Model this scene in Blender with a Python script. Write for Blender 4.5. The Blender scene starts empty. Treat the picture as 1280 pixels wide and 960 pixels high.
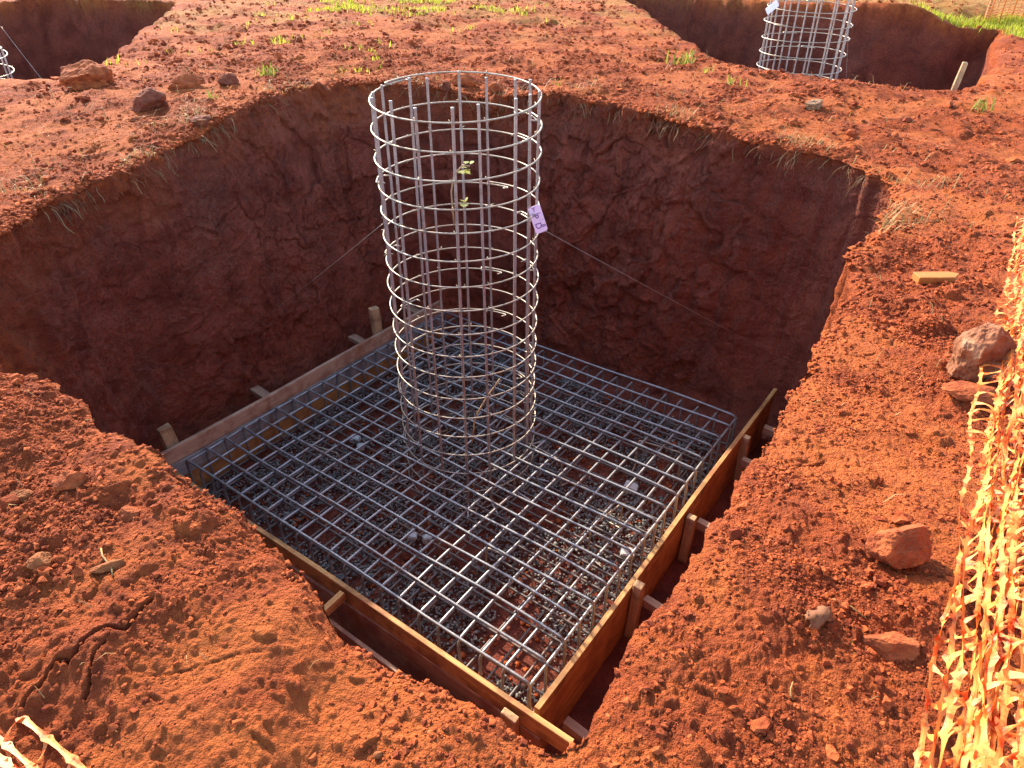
import bpy, bmesh, math, random
import numpy as np
from mathutils import Vector, Matrix

random.seed(7)
RNG = np.random.default_rng(7)
SC = bpy.context.scene
COL = SC.collection
PI = math.pi
rad = math.radians

# ------------------------------------------------------------------ layout
MX, MY = -0.369, 5.173                       # middle of the footing
UX, UY = 0.808, -0.589                       # footing axis u
VX, VY = 0.589, 0.808                        # footing axis v
ROT = math.atan2(UY, UX)
MAT_Z = -2.6
FLOOR_Z = -3.04
def uv(u, v, z=0.0):
    return Vector((MX + u*UX + v*VX, MY + u*UY + v*VY, z))
def to_uv(x, y):
    dx, dy = x - MX, y - MY
    return dx*UX + dy*UY, dx*VX + dy*VY

# ------------------------------------------------------------------ object helpers
def link(o, parent=None):
    COL.objects.link(o)
    if parent is not None:
        o.parent = parent
    return o
def tag(o, label=None, cat=None, group=None, kind=None):
    if label: o['label'] = label
    if cat: o['category'] = cat
    if group: o['group'] = group
    if kind: o['kind'] = kind
    return o
def thing(name, label, cat, loc=(0,0,0), rotz=0.0, group=None):
    o = bpy.data.objects.new(name, None)
    o.empty_display_size = 0.1
    o.location = loc; o.rotation_euler = (0, 0, rotz)
    link(o)
    return tag(o, label, cat, group)
def np_mesh(name, V, F, smooth=True, mats=(), attrs=None, mat_idx=None):
    """V (n,3); F list of arrays of faces with equal side count per array."""
    me = bpy.data.meshes.new(name)
    V = np.ascontiguousarray(V, dtype=np.float32)
    if isinstance(F, np.ndarray): F = [F]
    F = [f for f in F if len(f)]
    loops = np.concatenate([f.reshape(-1) for f in F]).astype(np.int32)
    sizes = np.concatenate([np.full(len(f), f.shape[1], dtype=np.int32) for f in F])
    starts = np.concatenate([[0], np.cumsum(sizes)[:-1]]).astype(np.int32)
    me.vertices.add(len(V)); me.vertices.foreach_set('co', V.reshape(-1))
    me.loops.add(len(loops)); me.loops.foreach_set('vertex_index', loops)
    me.polygons.add(len(sizes)); me.polygons.foreach_set('loop_start', starts)
    me.polygons.foreach_set('loop_total', sizes)
    me.polygons.foreach_set('use_smooth', np.full(len(sizes), smooth, dtype=bool))
    for m in mats: me.materials.append(m)
    if mat_idx is not None: me.polygons.foreach_set('material_index', np.asarray(mat_idx, dtype=np.int32))
    if attrs:
        for k, a in attrs.items():
            at = me.attributes.new(k, 'FLOAT', 'POINT')
            at.data.foreach_set('value', np.ascontiguousarray(a, dtype=np.float32))
    me.update(calc_edges=True)
    return me
def obj(name, me, parent=None, loc=(0,0,0), rot=(0,0,0)):
    o = bpy.data.objects.new(name, me)
    o.location = loc; o.rotation_euler = rot
    return link(o, parent)
def bm_mesh(name, bm, mat, smooth=False):
    me = bpy.data.meshes.new(name)
    bm.normal_update(); bm.to_mesh(me); bm.free()
    me.materials.append(mat)
    if smooth:
        for p in me.polygons: p.use_smooth = True
    return me

# ------------------------------------------------------------------ numpy noise
U32 = np.uint32
def hsh(ix, iy, iz, seed):
    with np.errstate(over='ignore'):
        h = (ix.astype(U32)*U32(374761393)) ^ (iy.astype(U32)*U32(668265263)) ^ (iz.astype(U32)*U32(2147483647)) ^ U32((seed*974634777 + 12345) & 0xffffffff)
        h = (h ^ (h >> U32(13)))*U32(1274126177)
        h = (h ^ (h >> U32(16)))*U32(2246822519)
        h = h ^ (h >> U32(15))
    return h
def h01(ix, iy, iz, seed):
    return (hsh(ix, iy, iz, seed) & U32(0xffffff)).astype(np.float32)/np.float32(16777216.0)
def gnoise(P, scale, seed):
    """gradient noise, roughly -1..1"""
    Q = P.astype(np.float32)/np.float32(scale)
    I = np.floor(Q).astype(np.int64); f = Q - I.astype(np.float32)
    w = f*f*f*(f*(f*6-15)+10)
    out = np.zeros(len(P), np.float32)
    for dx in (0, 1):
        wx = w[:,0] if dx else 1-w[:,0]
        for dy in (0, 1):
            wy = w[:,1] if dy else 1-w[:,1]
            for dz in (0, 1):
                wz = w[:,2] if dz else 1-w[:,2]
                h = hsh(I[:,0]+dx, I[:,1]+dy, I[:,2]+dz, seed)
                gx = (h & U32(1023)).astype(np.float32)/511.5-1
                gy = ((h >> U32(10)) & U32(1023)).astype(np.float32)/511.5-1
                gz = ((h >> U32(20)) & U32(1023)).astype(np.float32)/511.5-1
                out += wx*wy*wz*(gx*(f[:,0]-dx)+gy*(f[:,1]-dy)+gz*(f[:,2]-dz))
    return out*1.5
def fbm(P, scale, octaves, seed, gain=0.5):
    o = np.zeros(len(P), np.float32); a = 1.0
    for k in range(octaves):
        o += a*gnoise(P, scale, seed+k*17); scale *= 0.5; a *= gain
    return o
def clods(A, B, cell, seed, density, sharp=0.5):
    """max of domes; density array 0..1 ; returns height in metres"""
    qa, qb = A/cell, B/cell
    ia, ib = np.floor(qa).astype(np.int64), np.floor(qb).astype(np.int64)
    out = np.zeros(len(A), np.float32); z = np.zeros(1, np.int64)
    for da in (-1, 0, 1):
        for db in (-1, 0, 1):
            ca, cb = ia+da, ib+db
            pa = ca + h01(ca, cb, z, seed); pb = cb + h01(ca, cb, z, seed+1)
            r = h01(ca, cb, z, seed+2); pr = h01(ca, cb, z, seed+3)
            R = 0.22 + 0.46*r*r
            ang = 6.28*h01(ca, cb, z, seed+4); st = 0.75+0.5*h01(ca, cb, z, seed+5)
            ea, eb = qa-pa, qb-pb
            c, s = np.cos(ang), np.sin(ang)
            x, y = (c*ea+s*eb)*st, (c*eb-s*ea)/st
            d2 = (x*x+y*y)/(R*R)
            hgt = np.where(pr < density, R*np.maximum(0, 1-d2)**sharp*(0.55+0.45*h01(ca, cb, z, seed+6)), 0)
            out = np.maximum(out, hgt)
    return out*cell
def cells(A, B, cell, seed, tilt):
    """facet displacement (each cell a tilted plane) and crack distance F2-F1"""
    qa, qb = A/cell, B/cell
    ia, ib = np.floor(qa).astype(np.int64), np.floor(qb).astype(np.int64)
    f1 = np.full(len(A), 9.0, np.float32); f2 = f1.copy(); val = np.zeros(len(A), np.float32)
    z = np.zeros(1, np.int64)
    for da in (-1, 0, 1):
        for db in (-1, 0, 1):
            ca, cb = ia+da, ib+db
            ea = qa-(ca + h01(ca, cb, z, seed)); eb = qb-(cb + h01(ca, cb, z, seed+1))
            d = np.sqrt(ea*ea+eb*eb)
            v = (h01(ca, cb, z, seed+2)-0.5) + tilt*(ea*(h01(ca, cb, z, seed+3)-0.5)+eb*(h01(ca, cb, z, seed+4)-0.5))
            n = d < f1
            f2 = np.where(n, f1, np.minimum(f2, d)); val = np.where(n, v, val); f1 = np.where(n, d, f1)
    return val*cell, (f2-f1)*cell
def sstep(a, b, x):
    t = np.clip((x-a)/(b-a), 0, 1); return t*t*(3-2*t)

# ------------------------------------------------------------------ materials
def new_mat(name):
    m = bpy.data.materials.new(name); m.use_nodes = True
    nt = m.node_tree; nt.nodes.clear()
    out = nt.nodes.new('ShaderNodeOutputMaterial'); b = nt.nodes.new('ShaderNodeBsdfPrincipled')
    nt.links.new(b.outputs[0], out.inputs[0])
    return m, nt, b
class N:
    def __init__(s, nt): s.nt = nt
    def node(s, t, **kw):
        n = s.nt.nodes.new(t)
        for k, v in kw.items(): setattr(n, k, v)
        return n
    def put(s, sock, v):
        if hasattr(v, 'is_output') or isinstance(v, bpy.types.NodeSocket): s.nt.links.new(v, sock)
        else: sock.default_value = v
    def noise(s, vec, scale, detail=4, rough=0.55, dist=0.0):
        n = s.node('ShaderNodeTexNoise'); s.put(n.inputs['Vector'], vec)
        n.inputs['Scale'].default_value = scale; n.inputs['Detail'].default_value = detail
        n.inputs['Roughness'].default_value = rough; n.inputs['Distortion'].default_value = dist
        return n.outputs['Fac']
    def math(s, op, a, b=0.0, clamp=False):
        n = s.node('ShaderNodeMath', operation=op); n.use_clamp = clamp
        s.put(n.inputs[0], a); s.put(n.inputs[1], b); return n.outputs[0]
    def ramp(s, fac, lo, hi):
        n = s.node('ShaderNodeMapRange'); n.clamp = True
        s.put(n.inputs[0], fac); n.inputs[1].default_value = lo; n.inputs[2].default_value = hi
        return n.outputs[0]
    def mix(s, fac, a, b):
        n = s.node('ShaderNodeMix', data_type='RGBA'); s.put(n.inputs['Factor'], fac)
        s.put(n.inputs[6], a); s.put(n.inputs[7], b); return n.outputs[2]
    def bump(s, h, strength, dist, normal=None):
        n = s.node('ShaderNodeBump'); s.put(n.inputs['Height'], h)
        n.inputs['Strength'].default_value = strength; n.inputs['Distance'].default_value = dist
        if normal is not None: s.put(n.inputs['Normal'], normal)
        return n.outputs[0]
    def attr(s, name):
        n = s.node('ShaderNodeAttribute', attribute_name=name); return n.outputs['Fac']
    def coord(s, w='Object'):
        return s.node('ShaderNodeTexCoord').outputs[w]
def rgba(c): return (c[0], c[1], c[2], 1.0)

C_CRUMB_D = (0.185, 0.034, 0.011)
C_CRUMB = (0.375, 0.076, 0.018)
C_COMP = (0.44, 0.108, 0.024)
C_WALL = (0.385, 0.098, 0.054)
C_WALL_D = (0.210, 0.048, 0.028)

def soil_ground():
    m, nt, b = new_mat('red_soil'); n = N(nt)
    geo = n.node('ShaderNodeNewGeometry').outputs['Position']
    wall, comp, dryg = n.attr('wall'), n.attr('comp'), n.attr('grassy')
    n1 = n.noise(geo, 2.2, 5, 0.6); n2 = n.noise(geo, 14, 6, 0.65); n3 = n.noise(geo, 70, 5, 0.7)
    crumb = n.mix(n.ramp(n2, 0.32, 0.68), rgba(C_CRUMB_D), rgba(C_CRUMB))
    cm = n.math('ADD', comp, n.math('MULTIPLY', n.math('SUBTRACT', n2, 0.5), 1.2))
    cm = n.ramp(cm, 0.25, 0.95)
    g = n.mix(cm, crumb, rgba(C_COMP))
    g = n.mix(n.math('MULTIPLY', n.ramp(n1, 0.45, 0.75), 0.35), g, rgba((0.42, 0.095, 0.024)))
    # dry pale dust on the grains
    g = n.mix(n.math('MULTIPLY', n.ramp(n3, 0.58, 0.78), 0.35), g, rgba((0.48, 0.15, 0.055)))
    # grass-stained earth at the back
    g = n.mix(n.math('MULTIPLY', dryg, n.ramp(n2, 0.35, 0.6)), g, rgba((0.30, 0.19, 0.04)))
    wn = n.noise(geo, 3.1, 6, 0.62, 0.4)
    w = n.mix(n.ramp(wn, 0.36, 0.66), rgba(C_WALL_D), rgba(C_WALL))
    w = n.mix(n.math('MULTIPLY', n.ramp(n2, 0.58, 0.74), 0.30), w, rgba((0.30, 0.105, 0.06)))
    gr = n.noise(geo, 1.3, 3, 0.5)
    w = n.mix(n.math('MULTIPLY', n.ramp(gr, 0.52, 0.72), 0.35), w, rgba((0.19, 0.082, 0.058)))
    vor = n.node('ShaderNodeTexVoronoi'); n.put(vor.inputs['Vector'], geo); vor.inputs['Scale'].default_value = 7.0
    sp = n.math('LESS_THAN', vor.outputs['Distance'], 0.07)
    w = n.mix(n.math('MULTIPLY', n.math('MULTIPLY', sp, n.ramp(n1, .5, .6)), 0.4), w, rgba((0.40, 0.26, 0.20)))
    n4 = n.noise(geo, 38, 5, 0.7, 0.3)
    w = n.mix(n.math('MULTIPLY', n.ramp(n4, 0.55, 0.70), 0.35), w, rgba((0.40, 0.13, 0.075)))
    w = n.mix(n.math('MULTIPLY', n.ramp(n4, 0.46, 0.34), 0.55), w, rgba((0.085, 0.020, 0.014)))
    col = n.mix(wall, g, w)
    n.put(b.inputs['Base Color'], col)
    b.inputs['Roughness'].default_value = 0.95
    b.inputs['Specular IOR Level'].default_value = 0.15
    f1 = n.noise(geo, 55, 6, 0.72); f2 = n.noise(geo, 190, 4, 0.7)
    vb = n.node('ShaderNodeTexVoronoi', feature='F1'); n.put(vb.inputs['Vector'], geo); vb.inputs['Scale'].default_value = 85.0
    hgt = n.math('ADD', n.math('MULTIPLY', f1, 1.0), n.math('MULTIPLY', f2, 0.45))
    vc = n.node('ShaderNodeTexVoronoi', feature='F1'); n.put(vc.inputs['Vector'], geo); vc.inputs['Scale'].default_value = 210.0
    hgt = n.math('SUBTRACT', hgt, n.math('MULTIPLY', vb.outputs['Distance'], 0.5))
    hgt = n.math('SUBTRACT', hgt, n.math('MULTIPLY', vc.outputs['Distance'], 0.30))
    coarse = n.noise(geo, 24, 6, 0.7, 0.3)
    nb = n.bump(n.math('MULTIPLY', coarse, wall), 1.0, 0.09)
    nb = n.bump(hgt, 1.0, 0.026, nb)
    n.put(b.inputs['Normal'], nb)
    return m
def soil_clod(name, dark, light, scale=30):
    m, nt, b = new_mat(name); n = N(nt)
    c = n.coord('Object'); info = n.node('ShaderNodeNewGeometry')
    n2 = n.noise(c, scale, 6, 0.65)
    isl = n.math('MULTIPLY', n.math('SUBTRACT', info.outputs['Random Per Island'], 0.5), 0.45)
    f = n.ramp(n.math('ADD', n2, isl), 0.3, 0.7)
    n.put(b.inputs['Base Color'], n.mix(f, rgba(dark), rgba(light)))
    b.inputs['Roughness'].default_value = 0.95; b.inputs['Specular IOR Level'].default_value = 0.15
    h = n.math('ADD', n.noise(c, scale*2.2, 6, 0.72), n.math('MULTIPLY', n.noise(c, scale*7, 4, 0.7), 0.4))
    n.put(b.inputs['Normal'], n.bump(h, 0.8, 0.012))
    return m
def stone(name, a, bcol, c3, scale=14, rough=0.8):
    m, nt, b = new_mat(name); n = N(nt)
    c = n.coord('Object')
    n1 = n.noise(c, scale, 6, 0.65, 0.6); n2 = n.noise(c, scale*0.5, 3, 0.5)
    col = n.mix(n.ramp(n1, 0.38, 0.62), rgba(a), rgba(bcol))
    col = n.mix(n.ramp(n2, 0.52, 0.62), col, rgba(c3))
    n.put(b.inputs['Base Color'], col); b.inputs['Roughness'].default_value = rough; b.inputs['Specular IOR Level'].default_value = 0.12
    n.put(b.inputs['Normal'], n.bump(n.noise(c, scale*4, 6, 0.7), 0.7, 0.012))
    return m
def gravel_mat():
    m, nt, b = new_mat('grey_gravel'); n = N(nt)
    r = n.node('ShaderNodeNewGeometry').outputs['Random Per Island']
    c = n.coord('Object')
    col = n.mix(r, rgba((0.075, 0.065, 0.055)), rgba((0.26, 0.235, 0.195)))
    col = n.mix(n.math('MULTIPLY', n.ramp(n.noise(c, 60, 4), 0.5, 0.7), 0.3), col, rgba((0.25, 0.10, 0.06)))
    n.put(b.inputs['Base Color'], col); b.inputs['Roughness'].default_value = 0.85
    return m
def steel(name, a, bcol, metal, rough, ribs=False):
    m, nt, b = new_mat(name); n = N(nt)
    c = n.coord('Object')
    n1 = n.noise(c, 9, 5, 0.6); n2 = n.noise(c, 90, 4, 0.6)
    f = n.ramp(n.math('ADD', n.math('MULTIPLY', n1, 0.6), n.math('MULTIPLY', n2, 0.4)), 0.38, 0.62)
    col = n.mix(f, rgba(a), rgba(bcol))
    pos = n.node('ShaderNodeNewGeometry').outputs['Position']
    rust = n.math('ADD', n.math('MULTIPLY', n.noise(pos, 2.7, 4, 0.6), .6), n.math('MULTIPLY', n.noise(pos, 38, 4, 0.65), .4))
    col = n.mix(n.math('MULTIPLY', n.ramp(rust, .52, .63), .55), col, rgba((0.20, 0.085, 0.042)))
    n.put(b.inputs['Base Color'], col)
    b.inputs['Metallic'].default_value = metal
    n.put(b.inputs['Roughness'], n.math('ADD', n.math('MULTIPLY', n2, 0.2), rough-0.1))
    n.put(b.inputs['Normal'], n.bump(n2, 0.25, 0.002))
    return m
def wood(name, dark, light, stain=None, rough=0.75, axis=0, gs=1.0):
    m, nt, b = new_mat(name); n = N(nt)
    c = n.coord('Object')
    mp = n.node('ShaderNodeMapping'); n.put(mp.inputs[0], c)
    sc = [40.0*gs, 40.0*gs, 40.0*gs]; sc[axis] = 1.6*gs
    mp.inputs['Scale'].default_value = sc
    g = n.noise(mp.outputs[0], 1.0, 6, 0.65, 0.8)
    g2 = n.noise(mp.outputs[0], 4.0, 3, 0.6)
    pn = n.noise(c, 5.0, 5, 0.6)
    f = n.ramp(n.math('ADD', n.math('MULTIPLY', g, 0.75), n.math('MULTIPLY', g2, 0.25)), 0.36, 0.64)
    col = n.mix(f, rgba(dark), rgba(light))
    col = n.mix(n.math('MULTIPLY', n.ramp(pn, 0.47, 0.62), 0.7), col, rgba(stain or tuple(0.45*x for x in dark)))
    # red soil smears
    sm = n.noise(c, 3.2, 5, 0.7, 0.5)
    col = n.mix(n.math('MULTIPLY', n.ramp(sm, 0.50, 0.66), 0.7), col, rgba((0.22, 0.065, 0.025)))
    n.put(b.inputs['Base Color'], col); b.inputs['Roughness'].default_value = rough
    b.inputs['Specular IOR Level'].default_value = 0.3
    n.put(b.inputs['Normal'], n.bump(g, 0.5, 0.004))
    return m
def plain(name, c, rough=0.6, metal=0.0, var=0.25, scale=20):
    m, nt, b = new_mat(name); n = N(nt)
    k = n.noise(n.coord('Object'), scale, 4, 0.6)
    n.put(b.inputs['Base Color'], n.mix(n.ramp(k, 0.3, 0.7), rgba(tuple(x*(1-var) for x in c)), rgba(tuple(min(1, x*(1+var*0.6)) for x in c))))
    b.inputs['Roughness'].default_value = rough; b.inputs['Metallic'].default_value = metal
    b.inputs['Specular IOR Level'].default_value = 0.2
    return m
def leafy(name, a, bcol, trans=0.35):
    m = bpy.data.materials.new(name); m.use_nodes = True; nt = m.node_tree; nt.nodes.clear(); n = N(nt)
    out = n.node('ShaderNodeOutputMaterial')
    r = n.node('ShaderNodeNewGeometry').outputs['Random Per Island']
    col = n.mix(r, rgba(a), rgba(bcol))
    d = n.node('ShaderNodeBsdfPrincipled'); n.put(d.inputs['Base Color'], col); d.inputs['Roughness'].default_value = 0.6; d.inputs['Specular IOR Level'].default_value = 0.2
    t = n.node('ShaderNodeBsdfTranslucent'); n.put(t.inputs['Color'], col)
    mx = n.node('ShaderNodeMixShader'); mx.inputs[0].default_value = trans
    nt.links.new(d.outputs[0], mx.inputs[1]); nt.links.new(t.outputs[0], mx.inputs[2]); nt.links.new(mx.outputs[0], out.inputs[0])
    return m

M_SOIL = soil_ground()
M_CLOD = soil_clod('soil_crumbs', (0.18, 0.034, 0.012), (0.42, 0.092, 0.025))
M_LUMP = soil_clod('dry_soil_lump', (0.20, 0.044, 0.016), (0.44, 0.115, 0.034), 14)
M_DLUMP = soil_clod('damp_soil_lump', (0.13, 0.034, 0.020), (0.27, 0.08, 0.036), 14)
M_ROCK = stone('quartz_stone', (0.15, 0.055, 0.026), (0.27, 0.105, 0.05), (0.38, 0.25, 0.15), 7)
M_PEBBLE = stone('tan_stone', (0.22, 0.062, 0.020), (0.30, 0.105, 0.034), (0.24, 0.06, 0.02), 18)
M_GRAVEL = gravel_mat()
M_BAR = steel('mat_steel', (0.15, 0.148, 0.15), (0.36, 0.345, 0.325), 0.42, 0.38)
M_SHADEBAR = steel('shaded_steel', (0.085, 0.062, 0.052), (0.17, 0.135, 0.115), 0.2, 0.6)  # mat steel darkened and browned: shade under the top layer painted in
M_CAGE = steel('cage_steel', (0.25, 0.20, 0.185), (0.42, 0.36, 0.33), 0.4, 0.45)
M_HOOP = steel('hoop_steel', (0.25, 0.19, 0.135), (0.44, 0.36, 0.265), 0.4, 0.45)
M_WIRE = plain('tie_wire', (0.42, 0.36, 0.30), 0.4, 0.7)
M_RAIL = wood('warm_pine', (0.31, 0.135, 0.042), (0.54, 0.29, 0.095))
M_PLY = wood('orange_plywood', (0.34, 0.13, 0.035), (0.52, 0.24, 0.075), (0.24, 0.085, 0.03))
M_GREYWOOD = wood('grey_stained_plank', (0.26, 0.215, 0.185), (0.42, 0.35, 0.30), (0.17, 0.11, 0.085))
M_BROWNWOOD = wood('weathered_brown_plank', (0.23, 0.115, 0.065), (0.40, 0.22, 0.125), (0.16, 0.06, 0.04))
M_POSTWOOD = wood('stake_pine', (0.33, 0.18, 0.08), (0.55, 0.34, 0.17), axis=2)
M_PALEWOOD = wood('cut_stake', (0.34, 0.10, 0.016), (0.42, 0.16, 0.03), (0.28, 0.08, 0.015), gs=2.0)
M_GRASS = leafy('bright_grass', (0.22, 0.27, 0.016), (0.46, 0.44, 0.045), 0.5)
M_STRAW = leafy('dry_straw', (0.26, 0.14, 0.045), (0.42, 0.27, 0.10), 0.25)
M_ROOT = leafy('root_fibre', (0.16, 0.07, 0.035), (0.36, 0.22, 0.10), 0.2)
M_LEAF = leafy('sprig_leaf', (0.20, 0.24, 0.05), (0.34, 0.33, 0.10), 0.4)

# ------------------------------------------------------------------ terrain
CRACK_A = [(-1.008,.838),(-.993,.883),(-.986,.921),(-.949,.925),(-.924,.981),(-.908,.994),(-.868,.998),(-.859,1.03),(-.834,1.068)]
CRACK_B = [(-.894,.857),(-.892,.894),(-.89,.941),(-.882,.961)]
RIM = [(-3.392, 4.41, -.3), (-3.411, 5.017, -.3), (-3.168, 5.64, -.28), (-2.851, 6.573, -.2), (-2.566, 7.661, -.08),
 (-2.194, 8.50, -.12), (-1.52, 8.75, -.12), (-1.02, 8.62, -.12), (-0.361, 8.30, -.2), (0.262, 8.109, -.15), (0.527, 8.152, -.15),
 (1.107, 7.847, -.18), (1.658, 7.179, -.21), (2.359, 6.573, -.3), (2.901, 6.249, -.32), (3.036, 5.571, -.33),
 (2.691, 4.873, -.31), (2.091, 4.088, -.28), (1.512, 2.992, -.2), (1.089, 2.28, -.14), (0.833, 1.822, -.09),
 (0.611, 1.502, -.04), (0.489, 1.29, -.01), (0.38, 1.162, 0), (0.263, 1.034, 0), (0.19, 0.883, 0), (0.125, 0.816, 0),
 (0.066, 0.811, 0), (-0.034, 0.855, 0), (-0.178, 0.93, 0), (-0.379, 1.056, 0), (-0.454, 1.142, .01), (-0.611, 1.29, .02),
 (-0.75, 1.398, .03), (-1.016, 1.576, .05), (-1.202, 1.677, .06), (-1.413, 1.86, .08), (-1.587, 1.998, .1), (-1.782, 2.049, .1),
 (-2.5, 2.25, .06), (-3.2, 2.75, -.06), (-3.45, 3.6, -.24)]
RIMA = np.array(RIM)
_th = np.arctan2(RIMA[:,1]-MY, RIMA[:,0]-MX); _r = np.hypot(RIMA[:,0]-MX, RIMA[:,1]-MY)
_o = np.argsort(_th); _th, _r, _rz = _th[_o], _r[_o], RIMA[_o, 2]
_th3 = np.concatenate([_th-2*PI, _th, _th+2*PI]); _r3 = np.tile(_r, 3); _rz3 = np.tile(_rz, 3)
def rim_at(th):
    return np.interp(th, _th3, _r3), np.interp(th, _th3, _rz3)
CTRL = np.array(list(RIM[::2]) + [(0,0,0), (0,-2,0), (.9,.6,.0), (-1,.3,.03), (1.9,1.9,-.12), (2.1,3.0,-.22), (3.2,3.6,-.28),
   (-2,1,.05), (-4.2,3,-.1), (-4.5,5.5,-.25), (-4.2,8,-.08), (-5.5,7.4,-.12), (-2.5,10.5,-.05), (0,10.5,-.1), (-3,14,.0), (0,16,.05), (-4,18,.05), (2,9,-.18),
   (3.2,9.4,-.22), (4.4,7.2,-.32), (5.4,8.6,-.22), (6.2,6,-.25), (6.8,9.6,-.25), (8.2,12,-.27), (8.95,14.3,-.25), (7.0,14.75,.17), (10.5,14,-.3), (10.7,16.9,-.18), (8.8,16.3,.1), (13,18,-.2), (10,24,.0), (5,19,.2), (-9,18,.1), (-12,10,0), (6,2,-.1), (5,-2,0), (-6,0,0), (0,30,.3), (20,30,.3), (-20,30,.3)])
def zground(x, y):
    x = np.asarray(x, float); y = np.asarray(y, float)
    num = np.zeros(x.shape); den = np.zeros(x.shape)
    for cx, cy, cz in CTRL:
        w = 1.0/(((x-cx)**2+(y-cy)**2)+0.30)**1.7
        num += w*cz; den += w
    return num/den
def base_r(th):
    """rounded rectangle at the foot of the pit walls, as radius about the footing middle"""
    a = th-ROT; c, s = np.cos(a), np.sin(a)
    hu = np.where(c > 0, 2.42, 2.36); hv = np.where(s > 0, 2.42, 2.45)
    return ((np.abs(c)/hu)**9 + (np.abs(s)/hv)**9)**(-1/9.0)
# outlines of the two neighbouring pits in (u, v)
PIT_RIGHT = np.array([(-.75, 6.55), (.2, 6.02), (1.3, 6.28), (2.45, 6.35), (2.60, 6.9), (2.20, 12.87), (.31, 12.1), (-3, 12.5), (-6.8, 13.2), (-4.3, 10.9)])
PIT_LEFT = np.array([(-6.75, -.33), (-6.2, .1), (-7.25, 1.25), (-9.5, 3.1), (-12, 5.2), (-15, 4), (-13, -3.5), (-8.0, -1.8)])
def poly_sdf(px, py, poly):
    """positive inside, with outward direction to the outline"""
    n = len(poly); best = np.full(px.shape, 1e9); gx = np.zeros(px.shape); gy = np.zeros(px.shape)
    inside = np.zeros(px.shape, bool)
    for i in range(n):
        ax, ay = poly[i]; bx, by = poly[(i+1) % n]
        ex, ey = bx-ax, by-ay
        t = np.clip(((px-ax)*ex+(py-ay)*ey)/(ex*ex+ey*ey), 0, 1)
        dx, dy = ax+t*ex-px, ay+t*ey-py
        d = np.hypot(dx, dy); m = d < best
        best = np.where(m, d, best); gx = np.where(m, dx/(d+1e-9), gx); gy = np.where(m, dy/(d+1e-9), gy)
        cond = ((ay > py) != (by > py)) & (px < (bx-ax)*(py-ay)/((by-ay) if by != ay else 1e-9)+ax)
        inside ^= cond
    return np.where(inside, best, -best), gx, gy

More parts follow.
